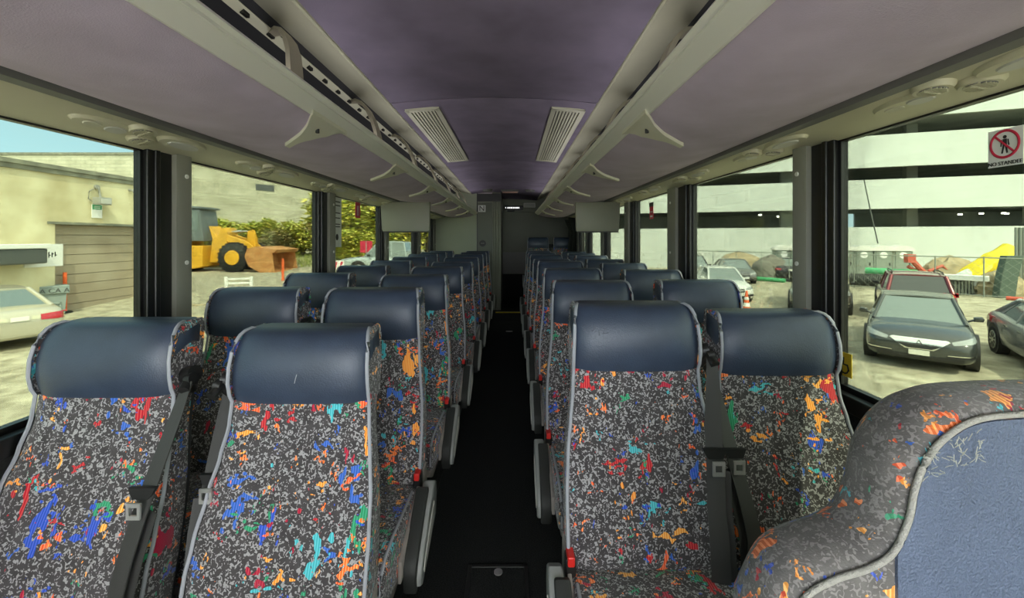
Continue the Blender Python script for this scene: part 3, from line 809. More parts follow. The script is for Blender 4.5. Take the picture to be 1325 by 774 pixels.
def brick_mat(name, c1, c2, cm_, sx, sy):
    m = bpy.data.materials.new(name); nt, N, L, b = nodes_of(m); setin(b, 'Roughness', .9)
    tc = N.new('ShaderNodeTexCoord'); sp_ = N.new('ShaderNodeSeparateXYZ'); L.new(tc.outputs['Object'], sp_.inputs[0])
    cb = N.new('ShaderNodeCombineXYZ'); ad = N.new('ShaderNodeMath'); ad.operation = 'ADD'
    L.new(sp_.outputs[0], ad.inputs[0]); L.new(sp_.outputs[1], ad.inputs[1]); L.new(ad.outputs[0], cb.inputs[0]); L.new(sp_.outputs[2], cb.inputs[1])
    br = N.new('ShaderNodeTexBrick'); br.inputs['Scale'].default_value = 1; br.inputs['Brick Width'].default_value = sx; br.inputs['Row Height'].default_value = sy
    br.inputs['Mortar Size'].default_value = .02; br.inputs['Color1'].default_value = (*c1,1); br.inputs['Color2'].default_value = (*c2,1); br.inputs['Mortar'].default_value = (*cm_,1)
    L.new(cb.outputs[0], br.inputs['Vector'])
    nz = N.new('ShaderNodeTexNoise'); nz.inputs['Scale'].default_value = .8; nz.inputs['Detail'].default_value = 8; L.new(tc.outputs['Object'], nz.inputs['Vector'])
    mx = N.new('ShaderNodeMixRGB'); mx.blend_type = 'MULTIPLY'; mx.inputs[0].default_value = .55
    rp = N.new('ShaderNodeValToRGB'); rp.color_ramp.elements[0].position = .3; rp.color_ramp.elements[1].position = .65; rp.color_ramp.elements[0].color = (.55,.55,.5,1); rp.color_ramp.elements[1].color = (1,1,1,1)
    L.new(nz.outputs['Fac'], rp.inputs[0]); L.new(br.outputs['Color'], mx.inputs[1]); L.new(rp.outputs[0], mx.inputs[2]); L.new(mx.outputs[0], b.inputs['Base Color'])
    return m
M['brick'] = brick_mat('pale_block_wall', (.62,.60,.47), (.52,.50,.38), (.40,.39,.30), .9, .32)

def leaf_mat(name, cols):
    m = bpy.data.materials.new(name); nt, N, L, b = nodes_of(m); setin(b, 'Roughness', .7)
    g = N.new('ShaderNodeNewGeometry'); rp = N.new('ShaderNodeValToRGB')
    while len(rp.color_ramp.elements) < len(cols): rp.color_ramp.elements.new(.5)
    for i, c in enumerate(cols): rp.color_ramp.elements[i].position = i/(len(cols)-1); rp.color_ramp.elements[i].color = (*c, 1)
    L.new(g.outputs['Random Per Island'], rp.inputs[0]); L.new(rp.outputs[0], b.inputs['Base Color'])
    return m
M['leaf_y'] = leaf_mat('yellow_green_leaves', [(.22,.32,.05),(.40,.48,.08),(.72,.66,.12),(.80,.68,.18),(.45,.50,.09)])
M['leaf_b'] = leaf_mat('brownish_leaves', [(.22,.26,.08),(.38,.30,.15),(.48,.36,.20),(.30,.36,.10),(.58,.48,.22)])
M['grass'] = leaf_mat('grass_blades', [(.15,.22,.04),(.28,.32,.08),(.36,.36,.12)])
M['twig'] = mat('twigs', (.12, .09, .06), .9)

# ground
mb = MB(); xs_ = [-70,-50,-35,-28,-24,-21,-18,-16,-14,-12,-10,-8,-6,-4,-2,0,2,5,10,20,40,80,140]; ys_ = [-40,-15,-5,0,4,8,11,13,15,17,19,21,23,25,26.5,28,29,30,31,32,33,35,40,50,70,120]
vs = [(x, y, gz(x, y)) for y in ys_ for x in xs_]; nx = len(xs_)
mb.add(vs, [(j*nx+i, j*nx+i+1, (j+1)*nx+i+1, (j+1)*nx+i) for j in range(len(ys_)-1) for i in range(nx-1)])
struct(mb, 'ground', 'gravel', 60)
# grass verge
g = MB(); rnd = random.Random(5)
for k in range(5000):
    x = -22 + rnd.random()*15; y = 28.6 + rnd.random()**1.3*5; z = gz(x, y); h = .10 + rnd.random()*.16; a = rnd.random()*PI
    dx, dy = math.cos(a)*.05, math.sin(a)*.05
    g.add([(x-dx,y-dy,z-.02),(x+dx,y+dy,z-.02),(x+rnd.uniform(-.1,.1),y,z+h)], [(0,1,2)])
tag(g.build('grass_verge', 'grass', None, 0), 'strip of green grass along the foot of the bushes behind the loader', 'grass', kind='stuff')

# left garage building
BX = -16.0; rt = H + 2.42
b = empty('garage_building', (BX, 12, GZ), label='yellow stucco garage building with a roller door seen through the front left window', cat='building')
def lb(mb, nm, m, sm_=0, par=None, bv=0):
    mb.v = [(v[0]-BX, v[1]-12, v[2]-GZ) for v in mb.v]; return mb.build(nm, m, par or b, sm_, bevel=bv)
dy0, dy1, dt = 14.6, 17.9, H+.51
w = MB().box(BX-.4, BX, 2, dy0, GZ-.2, rt).box(BX-.4, BX, dy1, 19.3, GZ-.2, rt).box(BX-.4, BX, dy0, dy1, dt, rt).box(BX-9, BX-.4, 19.0, 19.3, GZ-.2, rt)
lb(w, 'wall', 'stucco_y')
lb(MB().box(BX-9, BX+.12, 2, 19.4, rt, rt+.14).box(BX-.4, BX+.07, 2, 19.35, rt-.16, rt), 'parapet', 'parapet')
dr = MB()
for k in range(9):
    z0 = GZ + .05 + k*(dt-GZ-.05)/9; z1 = z0 + (dt-GZ-.05)/9 - .02
    dr.box(BX-.30, BX-.24, dy0, dy1, z0, z1)
dr.box(BX-.33, BX-.30, dy0, dy1, GZ, dt)
lb(dr, 'roller_door', 'garagedoor')
lb(MB().box(BX-.2, BX+.03, dy0-.25, dy1+.25, dt, dt+.09), 'lintel', 'parapet')
M['conduit'] = mat('conduit_metal', (.30,.30,.27), .5)
def onb(px, py): d_ = BX*F/(px-663); return Vector((BX, d_, H-(py-309)*d_/F))
# box on wall with dark hood
q0 = onb(2, 345); q1 = onb(40, 320)
M['hood'] = mat('dark_grey_metal', (.10,.11,.11), .4, metal=.3)
e = empty('wall_cabinet', (BX+.01, (q0.y+q1.y)/2-.7, q0.z), label='dark grey metal hood on the yellow building wall at the far left', cat='cabinet')
MB().box(0, .45, -1.5, 1.2, .05, .55).build('hood', 'hood', e, 0, bevel=.05)
MB().box(0, .5, -1.55, 1.25, .55, .70).build('top_edge', 'white', e, 0, bevel=.02)
q = onb(55, 332)
e = empty('painted_sign', (BX, q.y, q.z), label='white painted panel with illegible dark lettering left of the roller door', cat='sign')
MB().box(0, .03, -.55, .62, -.35, .42).build('panel', 'white', e, 0)
mk = MB()
for k in range(9):
    y = -.45 + k*.10; mk.box(.03, .035, y, y+.03, -.05+.02*(k%3), .15-.02*(k%2)); mk.box(.03, .035, y, y+.07, .02+.05*(k%2), .05+.05*(k%2))
mk.build('lettering', 'ink', e, 0)
q = onb(124, 255)
e = empty('security_light', (BX, q.y, q.z), label='grey floodlight with conduit on the yellow wall above the roller door', cat='lamp')
MB().box(.10, .40, -.25, .25, -.30, -.02).build('lamp_head', 'conduit', e, 0, bevel=.03)
MB().box(.38, .42, -.2, .2, -.26, -.06).build('lens', 'lampglass', e, 0)
MB().tube([(0,.0,.38),(.12,.0,.36),(.14,0,.15),(.18,0,-.02)], .035, 8).tube([(0,-.1,.3),(.05,-.3,.2),(.05,-.33,-.1),(.1,-.22,-.2)], .015, 6).cyl((0,0,.38),(.08,0,.38),.09,12).build('arm', 'conduit', e, 40)
q = onb(125, 272)
e = empty('wall_sign', (BX, q.y, q.z), label='small green and white sign under the floodlight', cat='sign')
MB().box(0, .02, -.2, .2, -.30, .22).build('plate', 'white', e, 0)
M['green'] = mat('sign_green', (.05,.36,.17), .5)
MB().box(.02, .024, -.18, .18, .02, .20).build('green_band', 'green', e, 0)
MB().box(.024, .026, -.12, .12, .12, .15).box(.024, .026, -.12, .12, .06, .09).build('line', 'white', e, 0)
q = onb(167, 246)
o = MB().tube([(BX,q.y,q.z),(BX+.15,q.y,q.z-.02),(BX+.22,q.y,q.z-.10)], .05, 8).build('wall_fitting', 'conduit', None, 40); tag(o, 'small pipe outlet on the yellow wall near its right end', 'pipe')
# pale block wall behind
z0 = H - 2.8
b2 = empty('block_building', (-24, 38, GZ), label='large pale block wall of the building behind the bushes', cat='building')
P = [((80-663)*38/F-6, 38), ((242-663)*38/F, 38), ((600-663)*62/F, 62)]
mb = MB(); tp = H+7.65
for (a, c) in ((P[0], P[1]), (P[1], P[2])):
    dv = Vector((c[0]-a[0], c[1]-a[1])).normalized(); nr = Vector((-dv.y, dv.x))*.4
    mb.loft([[(a[0]+24, a[1]-38, z-GZ), (c[0]+24, c[1]-38, z-GZ), (c[0]+nr.x+24, c[1]+nr.y-38, z-GZ), (a[0]+nr.x+24, a[1]+nr.y-38, z-GZ)] for z in (z0, tp)])
mb.build('wall', 'brick', b2, 0)
mb = MB()
for (a, c) in ((P[0], P[1]), (P[1], P[2])):
    dv = Vector((c[0]-a[0], c[1]-a[1])).normalized(); nr = Vector((-dv.y, dv.x))
    p1_ = Vector(a)-nr*.1; p2_ = Vector(c)-nr*.1; p3_ = Vector(c)+nr*.5; p4_ = Vector(a)+nr*.5
    mb.loft([[(p.x+24, p.y-38, z-GZ) for p in (p1_, p2_, p3_, p4_)] for z in (tp, tp+.2)])
mb.build('coping', 'parapet', b2, 0)
# wall vent on the receding part
A, Bv = Vector(P[1]), Vector(P[2]); dv = (Bv-A).normalized(); k = (343-663)/F
t = (k*A.y - A.x)/(dv.x - k*dv.y); vp = A + dv*t; zv = H-(243-309)*vp.y/F
MB().loft([[(vp.x+dv.x*u+24+dv.y*o_, vp.y+dv.y*u-38-dv.x*o_, zz-GZ) for u, o_ in ((-.85,.05),(.85,.05),(.85,-.1),(-.85,-.1))] for zz in (zv-.3, zv+.3)]).build('wall_vent', 'hood', b2, 0)

# power lines
for k, (pa, pb) in enumerate((((0, 199), (187, 196)), ((0, 193), (187, 203)), ((60, 206), (187, 203)))):
    a = at(pa[0]-120, pa[1], 55); c = at(pb[0]+40, pb[1], 55); m_ = (a+c)/2 - Vector((0,0,.25))
    o = MB().tube([a, m_, c], .035, 4).build('power_line', 'hood', None, 0); tag(o, 'thin overhead wire against the sky beyond the yellow building, %s of the three' % ['middle', 'highest', 'lowest'][k], 'wire', 'overhead wires')

# bushes
def leaf_mesh(name, n, rx, ry, rz, size, seed, m):
    r = random.Random(seed); mb = MB()
    blobs = [(r.uniform(-.6,.6)*rx, r.uniform(-.5,.5)*ry, r.uniform(.2,.75)*rz*2, r.uniform(.35,.6)) for _ in range(9)]
    for k in range(n):
        bx_, by, bz, br = r.choice(blobs)
        while True:
            v = Vector((r.uniform(-1,1), r.uniform(-1,1), r.uniform(-1,1)))
            if .5 < v.length < 1: break
        p = Vector((bx_ + v.x*br*rx, by + v.y*br*ry, max(.05, bz + v.z*br*rz)))
        a = r.uniform(0, 2*PI); ax = Vector((math.cos(a), math.sin(a), r.uniform(-.5,.5))).normalized(); up = Vector((r.uniform(-.6,.6), r.uniform(-.6,.6), 1)).normalized()
        s = size*r.uniform(.6, 1.3); sd = ax.cross(up).normalized()
        mb.add([p, p + ax*s*.5 + sd*s*.28, p + ax*s, p + ax*s*.5 - sd*s*.28], [(0,1,2,3)])
    me_o = mb.build(name, m, None, 0)
    me = me_o.data; bpy.data.objects.remove(me_o); return me
fol = [leaf_mesh('foliage', 4800, 1.7, 1.2, 1.45, .26, 1, 'leaf_y'), leaf_mesh('foliage', 4500, 1.5, 1.2, 1.5, .25, 2, 'leaf_b'), leaf_mesh('foliage', 4800, 1.9, 1.2, 1.4, .28, 3, 'leaf_y')]
stm = MB(); r_ = random.Random(8)
for k in range(9):
    a = r_.uniform(0, 2*PI); stm.tube([(0,0,0), (math.cos(a)*.4, math.sin(a)*.3, .8), (math.cos(a)*.9, math.sin(a)*.7, 1.9)], [.06,.04,.015], 5)
so_ = stm.build('stems', 'twig', None, 0); stem_me = so_.data; bpy.data.objects.remove(so_)
SPOTS = [(228,31.5,1.05,0),(252,32.5,1.0,2),(272,31.5,1.0,0),(294,33,1.1,2),(314,31.5,1.0,0),(338,32.5,1.08,2),(355,31.0,.8,1),(372,31.5,.95,1),(392,32,1.0,0),(408,32.5,1.12,2),
         (425,33,1.3,1),(440,34.5,1.9,2),(452,33,1.5,1),(468,35,2.0,1),(478,33,1.5,0),(493,34,1.6,2),(512,36,1.55,0),(533,36,1.5,2),(552,38,1.7,1),(440,30.5,.8,0),(462,31,.85,2)]
nm_ = ['yellow-green', 'brownish', 'bright green-yellow']
for i, (px, d_, s, kd) in enumerate(SPOTS):
    x = (px-663)*d_/F
    e = empty('shrub', (x, d_, gz(x, d_)), random.uniform(0, 6), cat='bush', group='bushes beyond the lot')
    win = 'second left window' if px < 415 else ('third left window' if px < 495 else 'small rear left windows')
    order = [q for q in SPOTS if (q[0] < 415) == (px < 415) and (q[0] < 495) == (px < 495)]
    rank = sorted([q[0] for q in order]).index(px)
    e['label'] = '%s shrub seen through the %s, %s from the left there' % (nm_[kd], win, ORD[rank] if rank < 10 else 'far')
    e.scale = (s, s, s*.98)
    f = bpy.data.objects.new('foliage', fol[kd]); COL.objects.link(f); f.parent = e
    f = bpy.data.objects.new('stems', stem_me); COL.objects.link(f); f.parent = e

# ------------------------------------------------------------------ cars
M['tire'] = mat('tyre_rubber', (.015,.015,.015), .8)
M['rim'] = mat('alloy_rim', (.45,.46,.45), .3, metal=.8)
M['carglass'] = mat('car_glass', (.15,.19,.18), .08, spec=.9, coat=.6)  # base colour lightened to imitate the reflected sky
M['carglassdark'] = mat('dark_car_glass', (.02,.025,.025), .08, spec=.9, coat=.5)
M['chrome'] = mat('chrome', (.75,.75,.72), .15, metal=1.)
M['headlamp'] = mat('headlamp_lens', (.30,.32,.32), .12, coat=1.)
M['taillamp'] = mat('tail_lamp', (.45,.01,.02), .15, coat=1.)
M['darkplastic'] = mat('dark_bumper_plastic', (.02,.02,.02), .5)
M['plate'] = mat('number_plate', (.72,.70,.62), .5)
M['tailclear'] = mat('reversing_lamp', (.6,.57,.42), .2, coat=1.)
def paint(name, c, metal=.35): return mat(name, c, .28, metal=metal, coat=.9)

def car(label, loc, heading, color, kind='sedan', Lc=4.8, Wc=1.85, Hc=1.45, front=True, grille='chrome', pick=False, tail='plain', glass='carglass'):
    """local x forward, heading = angle of the nose in world"""
    r = empty('car' if kind != 'pickup' else 'pickup_truck', loc, heading, label, 'car' if kind != 'pickup' else 'truck', 'parked vehicles')
    hw = Wc/2
    if kind == 'sedan':
        ST = [(-.5,.36,.66,.70),(-.49,.26,.86,.88),(-.46,.22,.98,.95),(-.38,.20,1.02,.98),(-.25,.18,1.0,1.0),(0,.18,.95,1.0),(.2,.18,.93,1.0),(.32,.18,.88,.99),(.42,.19,.80,.96),(.47,.2,.72,.90),(.492,.22,.64,.82),(.5,.30,.54,.66)]
        GH = dict(r0=-.39, z0=.985, r1=-.20, f1=.10, f0=.27, zf=.905, ht=.66, hb=.90)
    elif kind == 'suv':
        ST = [(-.5,.44,.80,.76),(-.49,.34,1.0,.92),(-.46,.28,1.06,.97),(-.38,.26,1.08,.99),(-.2,.24,1.06,1.0),(0,.24,1.04,1.0),(.2,.24,1.02,1.0),(.32,.24,.99,.99),(.42,.26,.92,.96),(.47,.28,.84,.92),(.49,.30,.74,.86),(.5,.36,.62,.76)]
        GH = dict(r0=-.47, z0=1.04, r1=-.40, f1=.08, f0=.24, zf=1.0, ht=.70, hb=.92)
    else:
        ST = [(-.5,.55,.90,.86),(-.49,.5,1.08,.96),(-.45,.48,1.12,.98),(-.3,.45,1.12,1.0),(0,.42,1.1,1.0),(.2,.42,1.1,1.0),(.32,.42,1.08,.99),(.42,.44,1.02,.97),(.47,.46,.96,.94),(.49,.48,.86,.88),(.5,.54,.74,.78)]
        GH = dict(r0=-.14, z0=1.08, r1=-.11, f1=.13, f0=.26, zf=1.08, ht=.72, hb=.93)
    mb = MB(); rings = []
    for x, zb, zt, k in ST:
        w = hw*k; X_ = x*Lc
        half = [(w*.80, zb), (w*.97, zb+.06), (w, zb+(zt-zb)*.45), (w*.985, zb+(zt-zb)*.72), (w*.94, zt-.045), (w*.82, zt-.005), (w*.4, zt+.02)]
        rings.append([(X_, y, z) for y, z in half] + [(X_, -y, z) for y, z in reversed(half)])
    mb.loft(rings)
    body = mb.build('body', color, r, 60)
    md = body.modifiers.new('s', 'SUBSURF'); md.levels = 2; md.render_levels = 2
    bpy.context.view_layer.update()
    dg = bpy.context.evaluated_depsgraph_get()
    me = bpy.data.meshes.new_from_object(body.evaluated_get(dg)); body.modifiers.clear(); body.data = me
    me.polygons.foreach_set('use_smooth', [True]*len(me.polygons))
    bvh = BVHTree.FromPolygons([v.co.copy() for v in me.vertices], [tuple(p.vertices) for p in me.polygons])
    def patch(q, nm, m, par=body, off=.012, end=1, n=8, side=None, label=None):   # q: four (y,z) corners seen from the end, conformed to the body
        vs = []
        for j in range(n+1):
            for i in range(n+1):
                u, v = i/n, j/n
                a = Vector(q[0])*(1-u)*(1-v) + Vector(q[1])*u*(1-v) + Vector(q[2])*u*v + Vector(q[3])*(1-u)*v
                if side is None: o_, d_ = Vector((end*5, a.x, a.y)), Vector((-end, 0, 0))
                else: o_, d_ = Vector((a.x, side*5, a.y)), Vector((0, -side, 0))
                hit = bvh.ray_cast(o_, d_)
                if hit[0] is None: p = Vector((end*Lc*.47, a.x, a.y)) if side is None else Vector((a.x, side*hw*.9, a.y)); nn = -d_
                else: p = hit[0]; nn = hit[1] if hit[1].dot(-d_) > 0 else -hit[1]
                vs.append((p, nn))
        mb = MB(); o1 = [tuple(p + nn*off) for p, nn in vs]; o2 = [tuple(p - nn*.02) for p, nn in vs]; N_ = n+1
        fs = [(j*N_+i, j*N_+i+1, (j+1)*N_+i+1, (j+1)*N_+i) for j in range(n) for i in range(n)]
        mb.add(o1 + o2, fs + [tuple(k + len(o1) for k in reversed(f)) for f in fs] +
               [(i, len(o1)+i, len(o1)+i+1, i+1) for i in range(n)] + [(n*N_+i, n*N_+i+1, len(o1)+n*N_+i+1, len(o1)+n*N_+i) for i in range(n)] +
               [(j*N_, (j+1)*N_, len(o1)+(j+1)*N_, len(o1)+j*N_) for j in range(n)] + [(j*N_+n, len(o1)+j*N_+n, len(o1)+(j+1)*N_+n, (j+1)*N_+n) for j in range(n)])
        return mb.build(nm, m, par, 40, label=label)
    # greenhouse
    G = GH; hb = hw*G['hb']; ht = hw*G['ht']
    x_r0, x_r1, x_f1, x_f0 = [G[k]*Lc for k in ('r0','r1','f1','f0')]
    zt = Hc; xm = (x_r1+x_f1)/2
    def edge(y0, y1, x0, z0, x1, z1): return (x0, y0, z0), (x1, y1, z1)
    B = {}
    for s in (-1, 1):
        B[s] = dict(r0=Vector((x_r0, s*hb*.90, G['z0']-.03)), f0=Vector((x_f0, s*hb*.93, G['zf']-.03)), m0=Vector((xm-.1, s*hb, G['zf']+.0)),
                    r1=Vector((x_r1, s*ht, zt-.07)), f1=Vector((x_f1, s*ht, zt-.05)), m1=Vector((xm, s*ht*1.05, zt-.035)))
    a, c = B[-1], B[1]
    gl = MB()
    V = [a['r0'],a['m0'],a['f0'],a['r1'],a['m1'],a['f1'],c['r0'],c['m0'],c['f0'],c['r1'],c['m1'],c['f1']]
    gl.add(V, [(0,1,4,3),(1,2,5,4),(6,9,10,7),(7,10,11,8),(2,8,11,5),(0,3,9,6),(3,4,10,9),(4,5,11,10),(0,6,7,1),(1,7,8,2)])
    gl.build('windows', glass, r, 0)
    cf = MB(); rad = .038
    for s in (-1, 1):
        q = B[s]; 
        cf.tube([q['f0'], q['f1']], rad, 8); cf.tube([q['r0'], q['r1']], rad*(1.6 if kind != 'pickup' else 1.2), 8); cf.tube([q['m0'], q['m1']], rad*.8, 8)
        cf.tube([q['r1'], q['m1'], q['f1']], rad, 8)
        if kind != 'pickup':
            o_ = Vector((0, s*.012, 0)); i_ = Vector((0, -s*.03, 0)); e0 = q['r0'].lerp(q['m0'], .26 if kind == 'sedan' else .10); e1 = q['r1'].lerp(q['m1'], .16)
            cf.loft([[q['r0']+o_, e0+o_, e1+o_, q['r1']+o_], [q['r0']+i_, e0+i_, e1+i_, q['r1']+i_]])
    roof = []
    for t in range(9):
        u = t/8; x = x_r1 + (x_f1-x_r1)*u; z = zt - .05 + .05*math.sin(PI*u)
        w_ = ht*(1 + .05*math.sin(PI*u))
        roof.append([(x, w_*v, z + .03*(1-v*v)) for v in [-1 + k/4 for k in range(9)]] + [(x, w_*v, z-.05) for v in [1 - k/4 for k in range(9)]])
    cf.loft(roof)
    cf.build('roof', color, r, 50)
    if kind == 'suv':
        rr_ = MB()
        for s in (-1, 1): rr_.tube([(x_r1+.2, s*ht*.95, zt), (x_r1+.3, s*ht*.95, zt+.06), (x_f1-.3, s*ht*.95, zt+.06), (x_f1-.15, s*ht*.95, zt)], .02, 6)
        rr_.build('roof_rails', 'darkplastic', r, 40)
    # wheels
    R = {'sedan': .33, 'suv': .36, 'pickup': .40}[kind]
    for xw in (-.30*Lc, .305*Lc):
        for s in (-1, 1):
            MB().cyl((xw, s*(hw-.20), R+.03), (xw, s*(hw+.004), R+.03), R+.055, 28).build('wheel_arch', 'darkplastic', body, 40)
            wv = MB(); y0, y1 = s*(hw-.22), s*(hw+.012)
            wv.tube([(xw, y0, R), (xw, y0+s*.03, R), (xw, y1-s*.03, R), (xw, y1, R)], [R-.03, R, R, R-.03], 28)
            wh = wv.build('wheel', 'tire', r, 40)
            rm = MB().tube([(xw, y1, R), (xw, y1+s*.006, R)], [R*.68, R*.66], 24)
            rim = rm.build('rim', 'rim', wh, 30)
            spk = MB()
            for k in range(10):
                an = 2*PI*k/10+.31; c0 = Vector((xw, y1+s*.0075, R)); 
                spk.loft([[c0 + Vector((math.cos(an+d_)*ra, dd_, math.sin(an+d_)*ra)) for ra, d_ in ((R*.2,-.18),(R*.58,-.16),(R*.60,.16),(R*.2,.18))] for dd_ in (0, s*.002)])
            spk.build('spoke_gaps', 'darkplastic', rim, 0)
    # mirrors
    for s in (-1, 1):
        xm_ = x_f0 - .35; mb = MB()
        mb.pillow([(s*(hw-.03),G['zf']+.04),(s*(hw+.12),G['zf']+.05),(s*(hw+.14),G['zf']+.11),(s*(hw+.11),G['zf']+.16),(s*(hw-.02),G['zf']+.14)], xm_-.06, xm_+.08, .03, 3)
        mb.tube([(xm_, s*hw*.88, G['zf']+.03), (xm_, s*(hw+.01), G['zf']+.08)], .025, 6)
        mb.build('mirror', 'darkplastic' if kind != 'sedan' else color, r, 40)
    # lower trim front / rear
    zb0 = {'sedan': .24, 'suv': .34, 'pickup': .55}[kind]; k = {'sedan': 1., 'suv': 1.18, 'pickup': 1.35}[kind]
    for s in (-1, 1):      # seen from the front, lamps wrap to the sides
        patch([(s*hw*.93,.66*k),(s*hw*.55,.60*k),(s*hw*.52,.66*k),(s*hw*.90,.755*k)], 'headlamp', 'headlamp')
        patch([(s*hw*.90,.36*k),(s*hw*.45,.34*k),(s*hw*.45,.40*k),(s*hw*.88,.44*k)], 'fog_recess', 'darkplastic')
        patch([(s*hw*.90,.40*k),(s*hw*.46,.385*k),(s*hw*.46,.40*k),(s*hw*.88,.425*k)], 'chrome_strip', 'chrome', off=.018)
        zt0 = .92 if kind == 'suv' else .72*k
        if tail == 'wide': patch([(s*hw*.97,.66),(s*hw*.40,.68),(s*hw*.40,.82),(s*hw*.97,.85)], 'tail_lamp', 'taillamp', end=-1); 
        else: patch([(s*hw*.97,zt0),(s*hw*.58,zt0+.02),(s*hw*.58,zt0+.12),(s*hw*.95,zt0+.15)], 'tail_lamp', 'taillamp', end=-1)
        if tail == 'wide': patch([(s*hw*.39,.71),(s*hw*.22,.71),(s*hw*.22,.80),(s*hw*.39,.80)], 'reversing_lamp', 'tailclear', end=-1)
        for (sx0, sx1) in ((-.02, .23), (-.19, -.02)):
            patch([(sx0*Lc, .30*k),(sx0*Lc+.012, .30*k),(sx0*Lc+.012, .86*k),(sx0*Lc, .86*k)], 'door_gap', 'darkplastic', off=.003, side=s, n=3)
            patch([(sx0*Lc+.08, .76*k),(sx0*Lc+.24, .76*k),(sx0*Lc+.24, .79*k),(sx0*Lc+.08, .79*k)], 'door_handle', 'chrome', off=.02, side=s, n=2)
    if grille == 'shield':
        g0 = patch([(-hw*.51,.635),(hw*.51,.635),(hw*.46,.668),(-hw*.46,.668)], 'grille_chrome', 'chrome', off=.02)
        patch([(-hw*.24,.455),(hw*.24,.455),(hw*.50,.645),(-hw*.50,.645)], 'grille', 'chrome', off=.014)
        patch([(-hw*.20,.475),(hw*.20,.475),(hw*.36,.545),(-hw*.36,.545)], 'grille_mesh', 'darkplastic', off=.022)
        bd = MB(); xf = Lc*.5 + .012
        bd.tube([(xf, -.05, .555), (xf+.004, 0, .66), (xf, .05, .555)], .010, 6).tube([(xf, -.025, .58), (xf, .025, .58)], .007, 6).build('badge', 'darkplastic', body, 30)
    else:
        patch([(-hw*.45,.50*k),(hw*.45,.50*k),(hw*.48,.64*k),(-hw*.48,.64*k)], 'grille', 'darkplastic')
        patch([(-hw*.42,.56*k),(hw*.42,.56*k),(hw*.42,.58*k),(-hw*.42,.58*k)], 'grille_bar', 'chrome', off=.02)
    patch([(-hw*.86,zb0),(hw*.86,zb0),(hw*.90,zb0+.10),(-hw*.90,zb0+.10)], 'front_lip', 'darkplastic', n=10)
    patch([(-hw*.86,zb0+.02),(hw*.86,zb0+.02),(hw*.90,zb0+.10),(-hw*.90,zb0+.10)], 'rear_lip', 'darkplastic' if kind != 'sedan' else color, end=-1, n=10)
    patch([(-.16,.34*k),(.16,.34*k),(.16,.44*k),(-.16,.44*k)], 'number_plate', 'plate', n=2, off=.03)
    patch([(-.16,.70*k),(.16,.70*k),(.16,.80*k),(-.16,.80*k)], 'number_plate', 'plate', n=2, off=.03, end=-1)
    if kind == 'suv':
        for s in (-1, 1): patch([(-.47*Lc,.26),(.47*Lc,.26),(.47*Lc,.40),(-.47*Lc,.40)], 'sill_cladding', 'darkplastic', side=s, n=12)
    return r

def toward(px, d_, away=0., turn=0.):
    x = (px-663)*d_/F; return (x, d_, gz(x, d_)), math.atan2(-d_, -x) + (PI if away else 0) + turn
def place(label, px, d_, away, turn, col, **kw):
    """d_: distance of the bumper nearest the camera"""
    Lc = kw.get('Lc', 4.8); (p, h) = toward(px, d_, away, turn); s = -1 if not away else 1
    c = Vector((p[0], p[1], 0)) + Vector((math.cos(h), math.sin(h), 0))*s*Lc/2
    return car(label, (c.x, c.y, gz(c.x, c.y)), h, col, **kw)
place('dark grey sedan with wide chrome grille facing the bus, nearest car in the right lot', 1189, 8.8, 0, 0.02, paint('graphite_paint', (.05,.055,.052)), kind='sedan', Lc=4.85, Wc=1.84, Hc=1.40, grille='shield')
place('dark red car parked right behind the dark grey sedan, rear toward the bus', 1190, 13.8, 1, .10, paint('dark_red_paint', (.16,.012,.02)), kind='suv', Lc=4.6, Wc=1.9, Hc=1.62, glass='carglassdark')
place('brownish grey SUV facing the bus, half hidden by the right window pillar', 1060, 15.2, 0, 0, paint('taupe_paint', (.13,.115,.095)), kind='suv', Lc=4.8, Wc=1.95, Hc=1.72)
place('white sedan behind the second right window seat, nose toward the bus', 950, 17.8, 0, .28, paint('white_car_paint', (.72,.73,.70), 0.), kind='sedan', Lc=4.7, Wc=1.8)
place('grey sedan beyond the white sedan in the right lot', 960, 25.5, 0, .22, paint('steel_grey_paint', (.14,.15,.15)), kind='sedan', Lc=4.9, Wc=1.9)
place('black SUV left of the grey sedan in the right lot', 908, 26, 0, .3, paint('black_car_paint', (.03,.03,.03)), kind='suv', Lc=4.7, Wc=1.9, Hc=1.7)
place('black sedan with its red tail lamp toward the bus, near the portable toilets', 1024, 27, 1, .05, paint('jet_black_paint', (.02,.02,.025)), kind='sedan', Lc=4.9, Wc=1.9, Hc=1.5)
car('silver-grey car cut by the right edge of the photo, seen from its side', (11.75, 8.55, GZ), math.atan2(.81,.58)+PI, paint('silver_grey_paint', (.30,.30,.31)), kind='sedan', Lc=4.85, Wc=1.86, Hc=1.43)
place('beige older sedan at the left edge, red tail lamps toward the bus', 26, 10.5, 1, .30, paint('champagne_paint', (.48,.45,.36), .2), kind='sedan', Lc=5.0, Wc=1.88, Hc=1.46, tail='wide')
x = (512-663)*24/F
car('pale blue-grey pickup truck seen through the rear left windows', (x, 24, gz(x, 24)), PI, paint('pale_blue_grey_paint', (.40,.46,.46), .2), kind='pickup', Lc=5.9, Wc=2.0, Hc=1.95)

